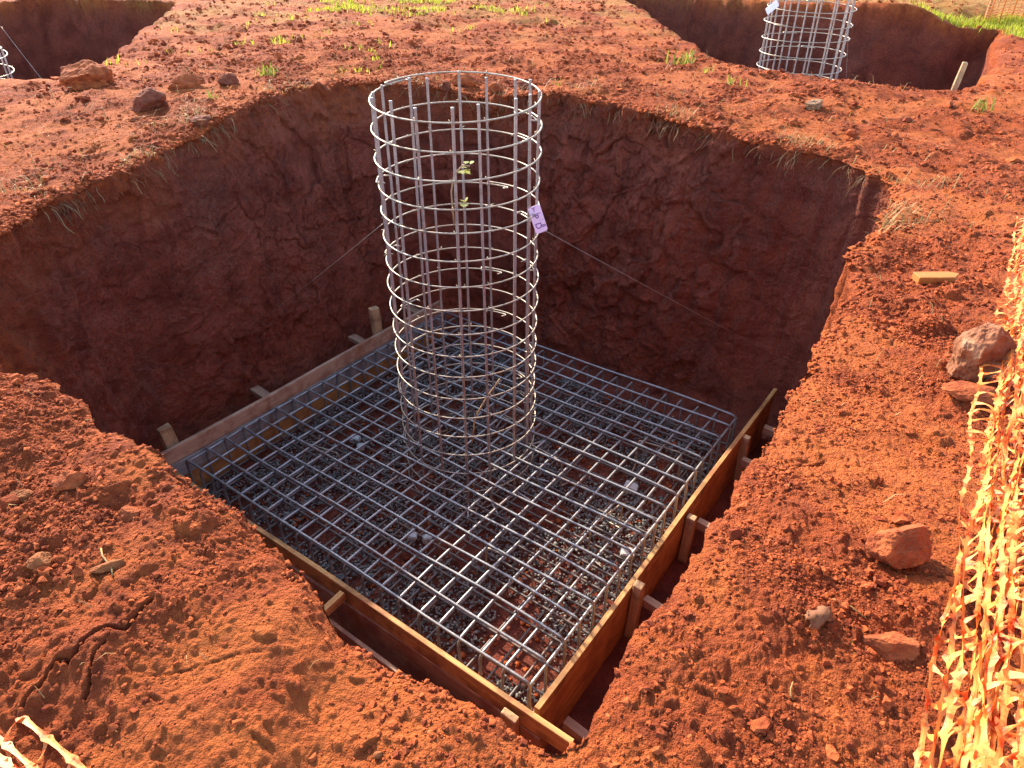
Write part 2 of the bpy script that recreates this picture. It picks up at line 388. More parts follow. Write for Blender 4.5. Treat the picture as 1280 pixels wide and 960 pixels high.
def build_terrain():
    thc = math.atan2(-MY, -MX)
    dens_t = np.linspace(-PI, PI, 20001)
    def step(t):
        d = np.abs((t-thc+PI) % (2*PI)-PI)
        return 0.0008 + (0.0019-0.0008)*sstep(rad(20), rad(30), d) + (0.0036-0.0019)*sstep(rad(45), rad(62), d)
    cum = np.concatenate([[0], np.cumsum((1/step(dens_t))[:-1])*(dens_t[1]-dens_t[0])])
    nth = int(cum[-1]); th = np.interp(np.arange(nth)*cum[-1]/nth, cum, dens_t)
    rr, rz = rim_at(th)
    # soften the polyline rim a little
    def smooth(a, k):
        ker = np.hanning(2*k+1); ker /= ker.sum()
        return np.convolve(np.concatenate([a[-k:], a, a[:k]]), ker, 'valid')
    rr, rz = smooth(rr, 12), smooth(rz, 25)
    circ = np.stack([MX+rr*np.cos(th), MY+rr*np.sin(th), np.zeros(nth)], 1)
    near = np.exp(-((circ[:,0])**2+(circ[:,1])**2)/9.0)
    rr = rr + (0.055-0.03*near)*gnoise(circ, 0.34, 3) + (0.05-0.03*near)*gnoise(circ, 0.12, 4)+(.024-.012*near)*gnoise(circ, .055, 5)
    rz = rz + 0.03*sstep(rad(-150), rad(-118), th)*sstep(rad(-92), rad(-99), th)-.010*sstep(rad(-96), rad(-90), th)*sstep(rad(-76), rad(-82), th)
    rz = rz + .060*sstep(rad(-106), rad(-101), th)*sstep(rad(-90.3), rad(-92.5), th)
    rr = rr+.010*sstep(rad(-96), rad(-90), th)*sstep(rad(-76), rad(-82), th)
    rb = base_r(th)
    rb = np.minimum(rb, rr-0.12)
    rb = np.maximum(rb, 0.5)
    # rows: floor | wall | ground
    nf, nw = 10, 210
    ft = np.linspace(0.25, 1, nf, endpoint=False)
    wt = np.linspace(0, 1, nw, endpoint=False)
    go = [0.0]
    while go[-1] < 400:
        d = go[-1]
        s = 0.0042 + 0.0048*min(1, max(0, (d-0.5)/0.8)) + (0.013*min(1, max(0, (d-1.6)/2.5))) + max(0, d-4.5)*0.012 + max(0, d-12)*0.08
        go.append(d+s)
    go = np.array(go); ng = len(go)
    rows = nf+nw+ng
    R = np.zeros((rows, nth)); Z = np.zeros((rows, nth)); W = np.zeros((rows, nth)); D = np.full((rows, nth), -9.0)
    T = th[None, :]
    R[:nf] = ft[:, None]*rb[None]; Z[:nf] = FLOOR_Z; W[:nf] = 0.85
    t = wt[:, None]
    prof = t**1.25*0.8+0.2*t                                 # steeper at the foot, laid back at the brim
    amr = th
    loose_t = sstep(rad(-172), rad(-150), amr)*sstep(rad(50), rad(26), amr)
    prof = prof*(1-loose_t)[None]+(t**0.55)*loose_t[None]
    # broken, sloping brim along the left and back faces
    slump = np.where((th > rad(84)) | (th < rad(-165)), 1.0, .35)*sstep(rad(34), rad(50), np.where(th < rad(-140), th+2*PI, th))*sstep(rad(212), rad(196), np.where(th < rad(-140), th+2*PI, th))
    slump = slump*np.clip(.75+.9*gnoise(circ*np.array([1, 1, 1])+7, .8, 6), .15, 1.2)
    tb = .87
    prof_s = np.where(t < tb, .62*(t/tb)**1.1, .62+.38*((t-tb)/(1-tb))**.9)
    prof = prof*(1-slump)[None]+prof_s*slump[None]
    R[nf:nf+nw] = rb[None]+(rr-rb)[None]*prof
    Z[nf:nf+nw] = FLOOR_Z+(rz-FLOOR_Z)[None]*t
    W[nf:nf+nw] = 1.0
    gr = go[:, None]+rr[None]
    R[nf+nw:] = gr; D[nf+nw:] = go[:, None]
    X = MX+R*np.cos(T); Y = MY+R*np.sin(T)
    gx, gy = X[nf+nw:], Y[nf+nw:]
    zg = zground(gx, gy)
    zr0 = zground(gx[0], gy[0])
    dd = go[:, None]
    Z[nf+nw:] = zg+(rz-zr0)[None]*np.exp(-(dd/0.7)**2)-0.03*np.exp(-dd/0.05)
    P = np.stack([X.ravel(), Y.ravel(), Z.ravel()], 1)
    Wf = W.ravel(); Df = D.ravel()
    thf = np.broadcast_to(T, R.shape).ravel()
    # normals for displacement
    k = np.clip(1-(np.arange(rows)-(nf+nw-10))/22.0, 0, 1); k[:nf] = 0
    k[nf:nf+12] = np.linspace(0, 1, 12)
    kk = np.broadcast_to(k[:, None], R.shape).ravel()
    Nn = np.stack([-np.cos(thf)*kk, -np.sin(thf)*kk, (1-kk)+0.25*kk], 1)
    # neighbouring pits: steep walls by remapping a band inside their outlines
    U, V = to_uv(P[:,0], P[:,1])
    isg = Df >= 0
    wall_extra = np.zeros(len(P))
    for poly, depth in ((PIT_RIGHT, 2.9), (PIT_LEFT, 2.9)):
        sel = np.where(isg & (U > poly[:,0].min()-.6) & (U < poly[:,0].max()+.6) & (V > poly[:,1].min()-.6) & (V < poly[:,1].max()+.6))[0]
        if not len(sel): continue
        wig = np.stack([U[sel], V[sel], np.zeros(len(sel))], 1)
        wu = U[sel]+0.10*gnoise(wig, 0.55, 41)+0.05*gnoise(wig, 0.2, 42); wv = V[sel]+0.10*gnoise(wig, 0.55, 43)+0.05*gnoise(wig, 0.2, 44)
        d, ox, oy = poly_sdf(wu, wv, poly)
        ins = d > 0
        band = 0.95
        q = np.clip(d/band, 0, 1)
        newd = np.where(q < 1, 0.22*q, d-band+0.22)
        mv = np.where(ins, np.minimum(d-newd, 0.73), 0)
        du, dv = ox*mv, oy*mv
        P[sel, 0] += du*UX+dv*VX; P[sel, 1] += du*UY+dv*VY
        drop = np.where(ins, depth*q, 0)
        P[sel, 2] -= drop + np.where(~ins, 0.05*np.exp(-np.maximum(-d, 0)/0.07), 0.05)
        wall_extra[sel] = np.where(ins, sstep(0, 0.10, d), 0)
        kq = np.where(ins & (q < 1), sstep(0, .06, d), 0)
        Nn[sel, 0] = -(ox*UX+oy*VX)*kq; Nn[sel, 1] = -(ox*UY+oy*VY)*kq; Nn[sel, 2] = 1-0.8*kq
    Nn /= np.linalg.norm(Nn, axis=1, keepdims=True)
    # surface masks
    P2 = P.copy(); P2[:,2] = 0
    isw = np.maximum(Wf, wall_extra) > 0.5
    comp = sstep(0.02, 0.42, fbm(P2, 0.85, 3, 60, 0.55)+0.17)
    patch = np.zeros(len(P))
    for cx, cy, sx, sy, a, amp in ((-.62, .98, .26, .13, .5, .9), (.0, .78, .22, .08, .1, .8), (.52, 1.22, .10, .25, -.3, .7), (1.35, 1.75, .25, .30, 0, .5), (-4.3, 5.9, .6, .9, 0, .6), (1.0, .95, .2, .12, 0, .5), (-.95, 1.2, .3, .14, .7, .6)):
        dx, dy = P[:,0]-cx, P[:,1]-cy; c, s = math.cos(a), math.sin(a)
        patch = np.maximum(patch, amp*np.exp(-(((c*dx+s*dy)/sx)**2+((c*dy-s*dx)/sy)**2)))
    comp = np.clip(np.maximum(comp*0.72, patch), 0, 1)
    comp[Wf > 0.5] = 0
    far = sstep(6, 14, np.hypot(P[:,0], P[:,1]))
    dens = np.clip(0.95-0.85*comp, 0, 1).astype(np.float32)
    A = P[:,0].astype(np.float32)+0.022*gnoise(P, 0.06, 71); B = P[:,1].astype(np.float32)+0.022*gnoise(P, 0.06, 72)
    disp = np.zeros(len(P), np.float32)
    g = ~isw
    idx = np.where(g & (np.hypot(P[:,0], P[:,1]) < 45))[0]
    Pg = P[idx]; Ag, Bg, dg = A[idx], B[idx], dens[idx]
    calm = (1-0.55*comp[idx])
    h = 0.045*gnoise(Pg, 0.9, 11)+0.030*calm*gnoise(Pg, 0.33, 12)+.050*calm*(.3-np.abs(gnoise(Pg, .30, 18)))*sstep(0, .25, Df[idx])+0.014*calm*gnoise(Pg, 0.13, 13)+0.0065*gnoise(Pg, 0.05, 14)*calm+0.0028*gnoise(Pg, 0.022, 15)
    cmask = sstep(-.15, .35, gnoise(Pg, 0.5, 21))
    h += clods(Ag, Bg, 0.17, 31, dg*0.10*cmask, .8)*0.45
    h += clods(Ag+3.3, Bg-1.7, 0.075, 33, dg*0.28*cmask, .7)*0.60
    h += clods(Ag-2.1, Bg+5.1, 0.038, 35, dg*0.62*(.35+.65*cmask), .6)*0.60
    h += clods(Ag*1.1+4.4, Bg*1.1+1.1, 0.023, 36, dg*0.85, .6)*0.62
    h += 0.006*dg*np.abs(gnoise(Pg, 0.028, 16))+0.004*dg*np.abs(gnoise(Pg, 0.013, 17))
    near = np.hypot(Pg[:,0], Pg[:,1]-1.0) < 4.5
    hn = np.zeros(len(idx), np.float32)
    hn[near] = clods(Ag[near]+9, Bg[near]+4, 0.0145, 37, dg[near], .6)*0.6
    h += hn
    # drying cracks across the trodden patches
    Aw = Pg[:,0]+0.05*gnoise(Pg, 0.16, 81); Bw = Pg[:,1]+0.05*gnoise(Pg, 0.16, 82)
    _, ck = cells(Aw.astype(np.float32), Bw.astype(np.float32), 0.42, 83, 0.0)
    cmk = sstep(.35, .8, comp[idx])*sstep(-.1, .3, gnoise(Pg, 0.7, 85))
    h -= 0.022*cmk*np.exp(-(ck/0.006)**2)
    nn = np.where(np.hypot(Pg[:,0]+.9, Pg[:,1]-.95) < .6)[0]
    for line, wd in ((CRACK_A, .0032), (CRACK_B, .0024)):
        qx = Pg[nn,0]+.012*gnoise(Pg[nn], .05, 191); qy = Pg[nn,1]+.012*gnoise(Pg[nn], .05, 192); dm = np.full(len(nn), 9.0)
        for (ax, ay), (bx, by) in zip(line[:-1], line[1:]):
            tt = np.clip(((qx-ax)*(bx-ax)+(qy-ay)*(by-ay))/((bx-ax)**2+(by-ay)**2), 0, 1)
            dm = np.minimum(dm, np.hypot(qx-ax-tt*(bx-ax), qy-ay-tt*(by-ay)))
        h[nn] += .010*np.exp(-(dm/.03)**2)-.035*np.exp(-(dm/wd)**2)
    disp[idx] = h
    # ---- walls
    widx = np.where(isw)[0]
    Pw = P[widx]
    arc = (np.arctan2(Pw[:,1]-MY, Pw[:,0]-MX)*3.0).astype(np.float32)
    far_w = wall_extra[widx] > 0.5
    arc = np.where(far_w, (Pw[:,0]*0.9-Pw[:,1]*0.7).astype(np.float32), arc)
    zz = Pw[:,2].astype(np.float32)
    wa = arc+0.10*gnoise(Pw, 0.30, 91)+0.03*gnoise(Pw, 0.09, 92); wz = zz+0.10*gnoise(Pw, 0.30, 93)+0.03*gnoise(Pw, 0.09, 94)
    hw = 0.085*gnoise(Pw, 1.1, 95)+0.060*gnoise(Pw, 0.45, 96)+0.030*gnoise(Pw, 0.17, 97)+0.017*gnoise(Pw, 0.07, 98)+0.009*gnoise(Pw, 0.035, 99)
    f1, c1 = cells(wa, wz, 0.34, 101, 1.1); f2, c2 = cells(wa+5, wz*1.1, 0.13, 105, 1.2)
    rough_m = sstep(-.35, .4, gnoise(Pw, 1.0, 109)+0.35*(np.cos(np.arctan2(Pw[:,1]-MY, Pw[:,0]-MX)-rad(50))))
    hw += ((0.09+.13*rough_m)*f1+0.32*f2*rough_m)
    crk = sstep(-.2, .35, gnoise(Pw, 0.8, 111))
    hw -= 0.038*crk*np.exp(-(c1/0.0085)**2)+0.020*sstep(-.1, .4, gnoise(Pw, .5, 112))*np.exp(-(c2/0.006)**2)
    hw += clods(wa, wz, 0.22, 113, np.full(len(widx), 0.25, np.float32), 0.8)*0.40*rough_m+clods(wa*1.0+7, wz, 0.055, 114, np.full(len(widx), 0.35, np.float32), 0.7)*0.6*sstep(-.1, .5, gnoise(Pw, .6, 116))
    # tooth marks of the digger, running down the face
    hw += 0.030*np.sin(arc*14+2*gnoise(Pw, 0.8, 115))*sstep(0.0, .5, gnoise(Pw*np.array([1, 1, .4]), 0.9, 117))
    amw = np.arctan2(Pw[:,1]-MY, Pw[:,0]-MX)
    lw = sstep(rad(-172), rad(-150), amw)*sstep(rad(34), rad(14), amw)*(~far_w)
    hw = hw*(1-.75*lw)+lw*(clods(wa, wz, .06, 121, np.full(len(wa), .6, np.float32))*.5-.03)
    rowi_w = np.repeat(np.arange(rows), nth)[widx]; tw = (rowi_w-nf)/nw
    thw = np.broadcast_to(np.arange(nth)[None], R.shape).ravel()[widx]
    bm_ = sstep(.80, .92, tw+.06*gnoise(Pw, .25, 123))*np.clip(slump[thw], 0, 1)*(~far_w)
    hw = hw*(1-.5*bm_)+bm_*(clods(wa, wz*1.4, .20, 124, np.full(len(wa), .35, np.float32), .7)*.7+clods(wa+2, wz*1.4, .085, 125, np.full(len(wa), .55, np.float32), .6)*.75+clods(wa+4, wz*1.4, .04, 126, np.full(len(wa), .7, np.float32), .6)*.7+.03*gnoise(Pw, .16, 127)-.02)
    fl = Wf[widx] < 0.9
    hw[fl] = 0.02*gnoise(Pw[fl], 0.4, 119)+0.01*gnoise(Pw[fl], 0.1, 120)
    disp[widx] = hw
    # blend wall relief into ground relief near the brim
    P = P + Nn*disp[:, None]
    wattr = np.maximum(Wf*0, wall_extra)
    rowi = np.repeat(np.arange(rows), nth)
    edge = sstep(0, 16, (nf+nw+3)-rowi+6*gnoise(P, 0.10, 131))
    wattr = np.where(Df < 0, np.maximum(edge, 0), wattr)
    wattr = np.where((Df >= 0) & (wattr < 0.01), sstep(0, 14, (nf+nw+3)-rowi+5*gnoise(P, 0.10, 131)), wattr)
    am = np.arctan2(P[:,1]-MY, P[:,0]-MX)
    loose = sstep(rad(-172), rad(-155), am)*sstep(rad(12), rad(-4), am)*(wall_extra < .01)*sstep(-2.4, -1.5, P[:,2])
    wattr = wattr*(1-loose)
    bmask = np.zeros(len(P)); bmask[widx] = bm_
    wattr = wattr*(1-.75*bmask)
    Uo, Vo = to_uv(P[:,0], P[:,1])
    gn = gnoise(P2, 0.9, 141)
    grassy = sstep(11.5, 15.5, P[:,1]+2.2*gn)*sstep(-.1, .5, gn+.25)*sstep(8.5, 5.5, np.abs(P[:,0]+2.2))*0.6
    strip = sstep(0.02, .25, -poly_sdf(Uo, Vo, PIT_RIGHT)[0])*sstep(11.9, 12.3, Vo+.2*gn)*sstep(-3.5, -2.5, Uo)
    grassy = np.maximum(grassy, strip)
    grassy = np.where(P[:,1] < 9, 0, grassy)
    # faces
    i = np.arange(rows-1)[:, None]; j = np.arange(nth)[None]
    j2 = (j+1) % nth
    F = np.stack([i*nth+j, i*nth+j2, (i+1)*nth+j2, (i+1)*nth+j], -1).reshape(-1, 4)
    # flip so normals face up (theta grows counter-clockwise, rows outward)
    F = F[:, ::-1]
    cen = len(P); P = np.vstack([P, [[MX, MY, FLOOR_Z]]])
    T3 = np.stack([np.full(nth, cen), np.arange(nth), (np.arange(nth)+1) % nth], 1)
    z1 = lambda a: np.append(a, 0)
    me = np_mesh('ground', P, [F, T3], True, [M_SOIL], {'wall': np.append(wattr, 1), 'comp': z1(comp), 'grassy': z1(grassy)})
    o = obj('ground', me); o['kind'] = 'structure'
    Pg = P[:-1].reshape(rows, nth, 3)[nf+nw:]
    return th, rr, go, Pg, comp.reshape(rows, nth)[nf+nw:]
TH, TRR, TGO, TPG, TCOMP = build_terrain()
def ground_idx(x, y):
    x = np.atleast_1d(x).astype(float); y = np.atleast_1d(y).astype(float)
    t = np.arctan2(y-MY, x-MX); r = np.hypot(x-MX, y-MY)
    j = np.clip(np.searchsorted(TH, t), 0, len(TH)-1)
    d = r-TRR[j]
    i = np.clip(np.searchsorted(TGO, d), 0, len(TGO)-1)
    return i, j, d
def ground_z(x, y):
    i, j, d = ground_idx(x, y)
    return TPG[i, j, 2]
def gz(x, y): return float(ground_z(x, y)[0])
def is_open_ground(x, y, margin=0.02):
    i, j, d = ground_idx(x, y)
    u, v = to_uv(np.atleast_1d(x), np.atleast_1d(y))
    ok = d > margin
    ok &= poly_sdf(u, v, PIT_RIGHT)[0] < -0.10
    ok &= poly_sdf(u, v, PIT_LEFT)[0] < -0.10
    return ok

# ------------------------------------------------------------------ lumps
def ico(sub):
    bm = bmesh.new(); bmesh.ops.create_icosphere(bm, subdivisions=sub, radius=1.0)
    V = np.array([v.co[:] for v in bm.verts]); F = np.array([[v.index for v in f.verts] for f in bm.faces]); bm.free()
    return V, F
ICO1, ICO2, ICO3, ICO5 = ico(1), ico(2), ico(3), ico(6)
def rand_rot(n, rng):
    q = rng.normal(size=(n, 4)); q /= np.linalg.norm(q, axis=1, keepdims=True)
    w, x, y, z = q.T
    return np.stack([np.stack([1-2*(y*y+z*z), 2*(x*y-z*w), 2*(x*z+y*w)], -1), np.stack([2*(x*y+z*w), 1-2*(x*x+z*z), 2*(y*z-x*w)], -1), np.stack([2*(x*z-y*w), 2*(y*z+x*w), 1-2*(x*x+y*y)], -1)], 1)
def scatter_lumps(pos, size, template, rng, jit=0.28, flat=0.75, variants=16):
    V0, F0 = template; n = len(pos); nv = len(V0)
    var = V0[None]*(1+jit*rng.normal(size=(variants, nv, 1)))
    pick = rng.integers(0, variants, n)
    V = var[pick]
    sc = size[:, None]*np.stack([rng.uniform(.75, 1.25, n), rng.uniform(.75, 1.25, n), rng.uniform(.6, 1.0, n)], 1)
    V = V*sc[:, None, :]
    V = np.einsum('nij,nkj->nki', rand_rot(n, rng), V)
    V[:, :, 2] *= flat
    V += pos[:, None, :]
    F = F0[None]+(np.arange(n)*nv)[:, None, None]
    return V.reshape(-1, 3), F.reshape(-1, 3)

def scatter_soil():
    rng = np.random.default_rng(21)
    parts = []
    def region(n, xr, yr, smin, smax, alpha, tmpl, keep):
        x = rng.uniform(*xr, n); y = rng.uniform(*yr, n)
        i, j, d = ground_idx(x, y)
        c = TCOMP[i, j]
        cl = 0.40+1.25*gnoise(np.stack([x, y, np.zeros(n)], 1), 0.35, 151)
        ok = is_open_ground(x, y, 0.0) & (rng.random(n) < np.clip((1-0.93*c)*np.clip(cl, 0.04, 1), 0.03, 1)) & keep(x, y)
        x, y = x[ok], y[ok]
        u = rng.random(len(x)); s = smin*(1-u*(1-(smin/smax)**alpha))**(-1/alpha)
        z = ground_z(x, y)+s*0.25
        parts.append(scatter_lumps(np.stack([x, y, z], 1), s, tmpl, rng))
    allk = lambda x, y: np.ones(len(x), bool)
    vis = lambda x, y: (np.abs(x) < 0.9*y+0.7) & (y > 0.3)
    region(230000, (-2.6, 2.6), (.4, 3.0), .0022, .012, 2.3, ICO1, vis)
    region(14000, (-3.4, 3.6), (.4, 5.0), .006, .026, 2.6, ICO2, vis)
    region(70000, (-5, 5.5), (2.6, 11), .006, .026, 2.4, ICO1, allk)
    region(3500, (-5.5, 6), (4, 13), .018, .06, 2.8, ICO2, allk)
    region(16000, (-7, 9), (8, 17), .014, .05, 2.6, ICO1, allk)
    V = []; F = []; o = 0
    for v, f in parts:
        V.append(v); F.append(f+o); o += len(v)
    me = np_mesh('soil_crumbs', np.vstack(V), np.vstack(F), False, [M_CLOD])
    o = obj('soil_crumbs', me)
    tag(o, 'loose red soil crumbs strewn over the ground around the pits', 'soil', None, 'stuff')
    # crumbled soil hanging on the pit brim
    t = rng.uniform(-PI, PI, 5200); rr = np.interp(t, TH, TRR); d = rng.exponential(.05, len(t))+.002; keepb = (t > rad(34)) | (t < rad(-165)) | (rng.random(len(t)) < .5); t, rr, d = t[keepb], rr[keepb], d[keepb]
    x = MX+(rr+d)*np.cos(t); y = MY+(rr+d)*np.sin(t)
    i, j, _ = ground_idx(x, y)
    z = TPG[0, j, 2]+np.where(d > 0, 0, -rng.random(len(t))*.10); z = np.where(d > 0, ground_z(x, y), z)
    farm = np.hypot(x, y) > 3
    s = np.where(farm, rng.uniform(.006, .024, len(t))*np.where((t > rad(-60)) & (t < rad(25)), .6, 1), rng.uniform(.003, .010, len(t)))
    V, F = scatter_lumps(np.stack([x, y, z], 1), s, ICO2, rng)
    o = obj('brim_crumbs', np_mesh('brim_crumbs', V, F, True, [M_CLOD]))
    tag(o, 'crumbling soil along the brim of the big pit', 'soil', None, 'stuff')
scatter_soil()

def rock_mesh(name, dims, seed, mat, facets=9, rough=0.11, tmpl=None):
    rng = np.random.default_rng(seed)
    V, F = tmpl or ICO5
    V = V.copy()
    for k in range(facets):
        n = rng.normal(size=3); n /= np.linalg.norm(n); d = rng.uniform(.55, .86)
        s = V@n; m = s > d
        V[m] -= ((s[m]-d)*0.96)[:, None]*n
    V += V/np.linalg.norm(V, axis=1, keepdims=True)*(rough*fbm(V*1.0+seed*3.1, .7, 5, seed)[:, None])
    n1 = V/np.linalg.norm(V, axis=1, keepdims=True)
    big = max(dims)
    lump = np.abs(gnoise(V+seed, .42, seed+5))*.10+np.abs(gnoise(V-seed, .2, seed+6))*.07+np.abs(gnoise(V+2*seed, .09, seed+7))*.035
    V = V-n1*(lump*min(1.0, .55+rough*4))[:, None]
    V = V*np.array(dims)*0.54
    V[:, 2] -= V[:, 2].min()
    return np_mesh(name, V, F, True, [mat])
def rock(name, label, cat, x, y, dims, seed, mat, rz=0.0, sink=0.22, tilt=(0, 0), group=None, **kw):
    z = float(zground(x, y)) if False else float(np.median(ground_z(x+np.array([0, .3, -.3, 0, 0])*dims[0], y+np.array([0, 0, 0, .3, -.3])*dims[1])))
    o = obj(name, rock_mesh(name, dims, seed, mat, **kw), None, (x, y, z-sink*dims[2]), (tilt[0], tilt[1], rz))
    return tag(o, label, cat, group)
GR = 'larger rocks and lumps lying on the ground'
rock('quartz_rock', 'big angular brown rock with pale white edge beside the orange netting', 'rock', 1.88, 2.42, (.27, .22, .33), 5, M_ROCK, .5, .1, (.1, -.15), GR, facets=12)
rock('soil_slab', 'flat broken red lump under the big white-edged rock', 'soil lump', 1.78, 2.22, (.30, .15, .075), 8, M_LUMP, .1, .15, (0, .1), GR)
rock('soil_lump', 'large rounded orange soil lump lying alone on the right bank', 'soil lump', 1.03, 1.31, (.175, .125, .115), 11, M_LUMP, .3, .12, (0, 0), GR, facets=8, rough=.09)
rock('soil_lump', 'half buried dark lump on the right bank nearest the netting', 'soil lump', .90, 1.03, (.14, .09, .055), 15, M_LUMP, .1, .45, (0, 0), GR, rough=.09)
rock('tan_stone', 'yellowish tan rounded stone on the left mound', 'stone', -1.15, 1.18, (.066, .05, .042), 17, M_PEBBLE, .4, .15, (0, 0), GR)
rock('tan_stone', 'small tan stone higher up the left mound by the frame edge', 'stone', -1.34, 1.41, (.075, .055, .04), 19, M_PEBBLE, .2, .2, (0, 0), GR)
rock('tan_stone', 'elongated tan stone in the middle of the left mound', 'stone', -.98, 1.17, (.085, .035, .025), 23, M_PEBBLE, .5, .3, (0, 0), GR)
rock('mound_clod', 'larger red clod on the crest of the left mound', 'soil lump', -1.22, 1.46, (.09, .07, .055), 71, M_LUMP, .3, .2, (0, 0), GR)
rock('mound_clod', 'smaller red clod below the crest of the left mound', 'soil lump', -1.02, 1.36, (.06, .05, .04), 72, M_LUMP, .9, .2, (0, 0), GR)
rock('tan_stone', 'small pale pebble near the bottom middle of the picture', 'stone', -.27, .765, (.020, .017, .014), 25, M_PEBBLE, .4, .1, (0, 0), GR)
rock('boulder_lump', 'biggest dry soil boulder at the brim of the left neighbouring pit', 'soil lump', -4.62, 8.15, (.68, .5, .38), 27, M_LUMP, .5, .25, (0, 0), GR, rough=.1)
rock('boulder_lump', 'blocky soil lump in the middle of the row on the left strip', 'soil lump', -3.62, 7.35, (.40, .34, .27), 31, M_DLUMP, 1.2, .30, (0, 0), GR)
rock('boulder_lump', 'long soil lump behind the blocky one on the left strip', 'soil lump', -3.55, 8.15, (.44, .22, .17), 33, M_LUMP, .6, .30, (0, 0), GR)
rock('boulder_lump', 'round soil lump rightmost in the row on the left strip', 'soil lump', -3.18, 8.35, (.24, .2, .17), 35, M_DLUMP, .6, .30, (0, 0), GR)
rock('boulder_lump', 'flat soil lump on the left brim above the rootlets', 'soil lump', -2.90, 6.75, (.26, .2, .10), 39, M_DLUMP, .3, .15, (0, 0), GR)
rock('grey_cobble', 'grey knobbly cobble of set concrete on the ridge before the right pit', 'stone', 3.22, 7.82, (.22, .15, .11), 41, stone('set_concrete', (.19, .095, .05), (.34, .20, .11), (.24, .12, .06), 30), .2, .2, (0, 0), GR, rough=.16)
for k, (x, y, s) in enumerate(((-.55, 8.75, .2), (-.2, 8.5, .16), (-.75, 8.55, .14), (.15, 8.45, .15))):
    rock('boulder_lump', ('longest collapsed soil lump on the back brim behind the column cage', 'second collapsed soil lump on the back brim behind the cage', 'leftmost small lump on the back brim behind the cage', 'rightmost small lump on the back brim behind the cage')[k], 'soil lump', x, y, (s*1.5, s, s*.8), 50+k, M_LUMP if k < 2 else M_DLUMP, .9*k, .15, (0, 0), GR)

# ------------------------------------------------------------------ steel
def tube(path, r, seg=8, rib=0.0, rib_len=0.012, closed_caps=True):
    """sweep a ring along a polyline; with rib > 0 the bar is resampled and gets raised ribs"""
    path = np.asarray(path, float)
    if rib > 0:
        d = np.concatenate([[0], np.cumsum(np.linalg.norm(np.diff(path, axis=0), axis=1))])
        n = max(3, int(d[-1]/rib_len)); s = np.linspace(0, d[-1], n)
        path = np.stack([np.interp(s, d, path[:, k]) for k in range(3)], 1)
    n = len(path)
    t = np.gradient(path, axis=0); t /= np.linalg.norm(t, axis=1, keepdims=True)+1e-12
    ref = np.array([0, 0, 1.0]) if abs(t[0, 2]) < 0.9 else np.array([1.0, 0, 0])
    Ns = np.zeros((n, 3)); a = np.cross(t[0], ref); a /= np.linalg.norm(a); Ns[0] = a
    for i in range(1, n):
        b = Ns[i-1]-t[i]*(Ns[i-1]@t[i]); Ns[i] = b/(np.linalg.norm(b)+1e-12)
    Bs = np.cross(t, Ns)
    rr = np.full(n, r)
    if rib > 0: rr = r*(1-rib*(np.arange(n) % 2))
    an = np.arange(seg)*2*PI/seg
    V = path[:, None]+rr[:, None, None]*(np.cos(an)[None, :, None]*Ns[:, None]+np.sin(an)[None, :, None]*Bs[:, None])
    i = np.arange(n-1)[:, None]; j = np.arange(seg)[None]; j2 = (j+1) % seg
    F = np.stack([i*seg+j, i*seg+j2, (i+1)*seg+j2, (i+1)*seg+j], -1).reshape(-1, 4)
    V = V.reshape(-1, 3)
    o = len(V); V = np.vstack([V, path[:1], path[-1:]])
    T = np.vstack([np.stack([np.full(seg, o), (np.arange(seg)+1) % seg, np.arange(seg)], 1),
                   np.stack([np.full(seg, o+1), (n-1)*seg+np.arange(seg), (n-1)*seg+(np.arange(seg)+1) % seg], 1)])
    return V, F, T
def tubes_mesh(name, specs, mat):
    Vs, Fs, Ts = [], [], []; o = 0
    for sp in specs:
        V, F, T = tube(*sp[0], **sp[1])
        Vs.append(V); Fs.append(F+o); Ts.append(T+o); o += len(V)
    return np_mesh(name, np.vstack(Vs), [np.vstack(Fs), np.vstack(Ts)], True, [mat])
def arc_pts(c, e1, e2, r, a0, a1, n):
    a = np.linspace(a0, a1, n)[:, None]
    return np.asarray(c)+r*(np.cos(a)*np.asarray(e1)+np.sin(a)*np.asarray(e2))

# ---- footing mat
mat_root = thing('rebar_mat', 'square steel reinforcement mat laid in the formwork over gravel', 'rebar mat', uv(0, 0, FLOOR_Z), ROT)
HU, HV = 1.885, 1.775
TOPL = MAT_Z-FLOOR_Z; BOTL = 0.075
def u_bar(half, z, leg, axis, br=0.05):
    h, pts = half, []
    def p(s, zz): return (s, 0, zz) if axis == 0 else (0, s, zz)
    e = np.array([1.0, 0, 0]) if axis == 0 else np.array([0, 1.0, 0])
    up = np.array([0, 0, 1.0])
    pts.append([p(-h, z-leg)])
    pts.append(arc_pts(np.array(p(-h+br, z-br)), -e, up, br, 0, PI/2, 7))
    pts.append(arc_pts(np.array(p(h-br, z-br)), up, e, br, 0, PI/2, 7))
    pts.append([p(h, z-leg)])
    return np.vstack([np.asarray(q, float) for q in pts])
RB = 0.0118
def bow(p, ax, q):
    p = np.array(p); n = max(2, 160); d = np.concatenate([[0], np.cumsum(np.linalg.norm(np.diff(p, axis=0), axis=1))]); t = np.unique(np.concatenate([np.linspace(0, d[-1], n), d]))
    p = np.stack([np.interp(t, d, p[:, k]) for k in range(3)], 1); x = p[:, ax].copy()
    p[:, 1-ax] += (.009*np.sin(x*1.3+q*2.1)+.005*np.sin(x*3.7+q))*(.4+.3*q); p[:, 2] += .004*np.sin(x*2.3+q*1.7)
    return p
me_top_u = [tubes_mesh('top_bar', [((bow(u_bar(HU, 0, TOPL-.07, 0), 0, q), RB), dict(rib=.15, rib_len=.011))], M_BAR) for q in range(4)]
me_top_v = [tubes_mesh('top_bar', [((bow(u_bar(HV, 0, TOPL-.09, 1), 1, q), RB), dict(rib=.15, rib_len=.011))], M_BAR) for q in range(4)]
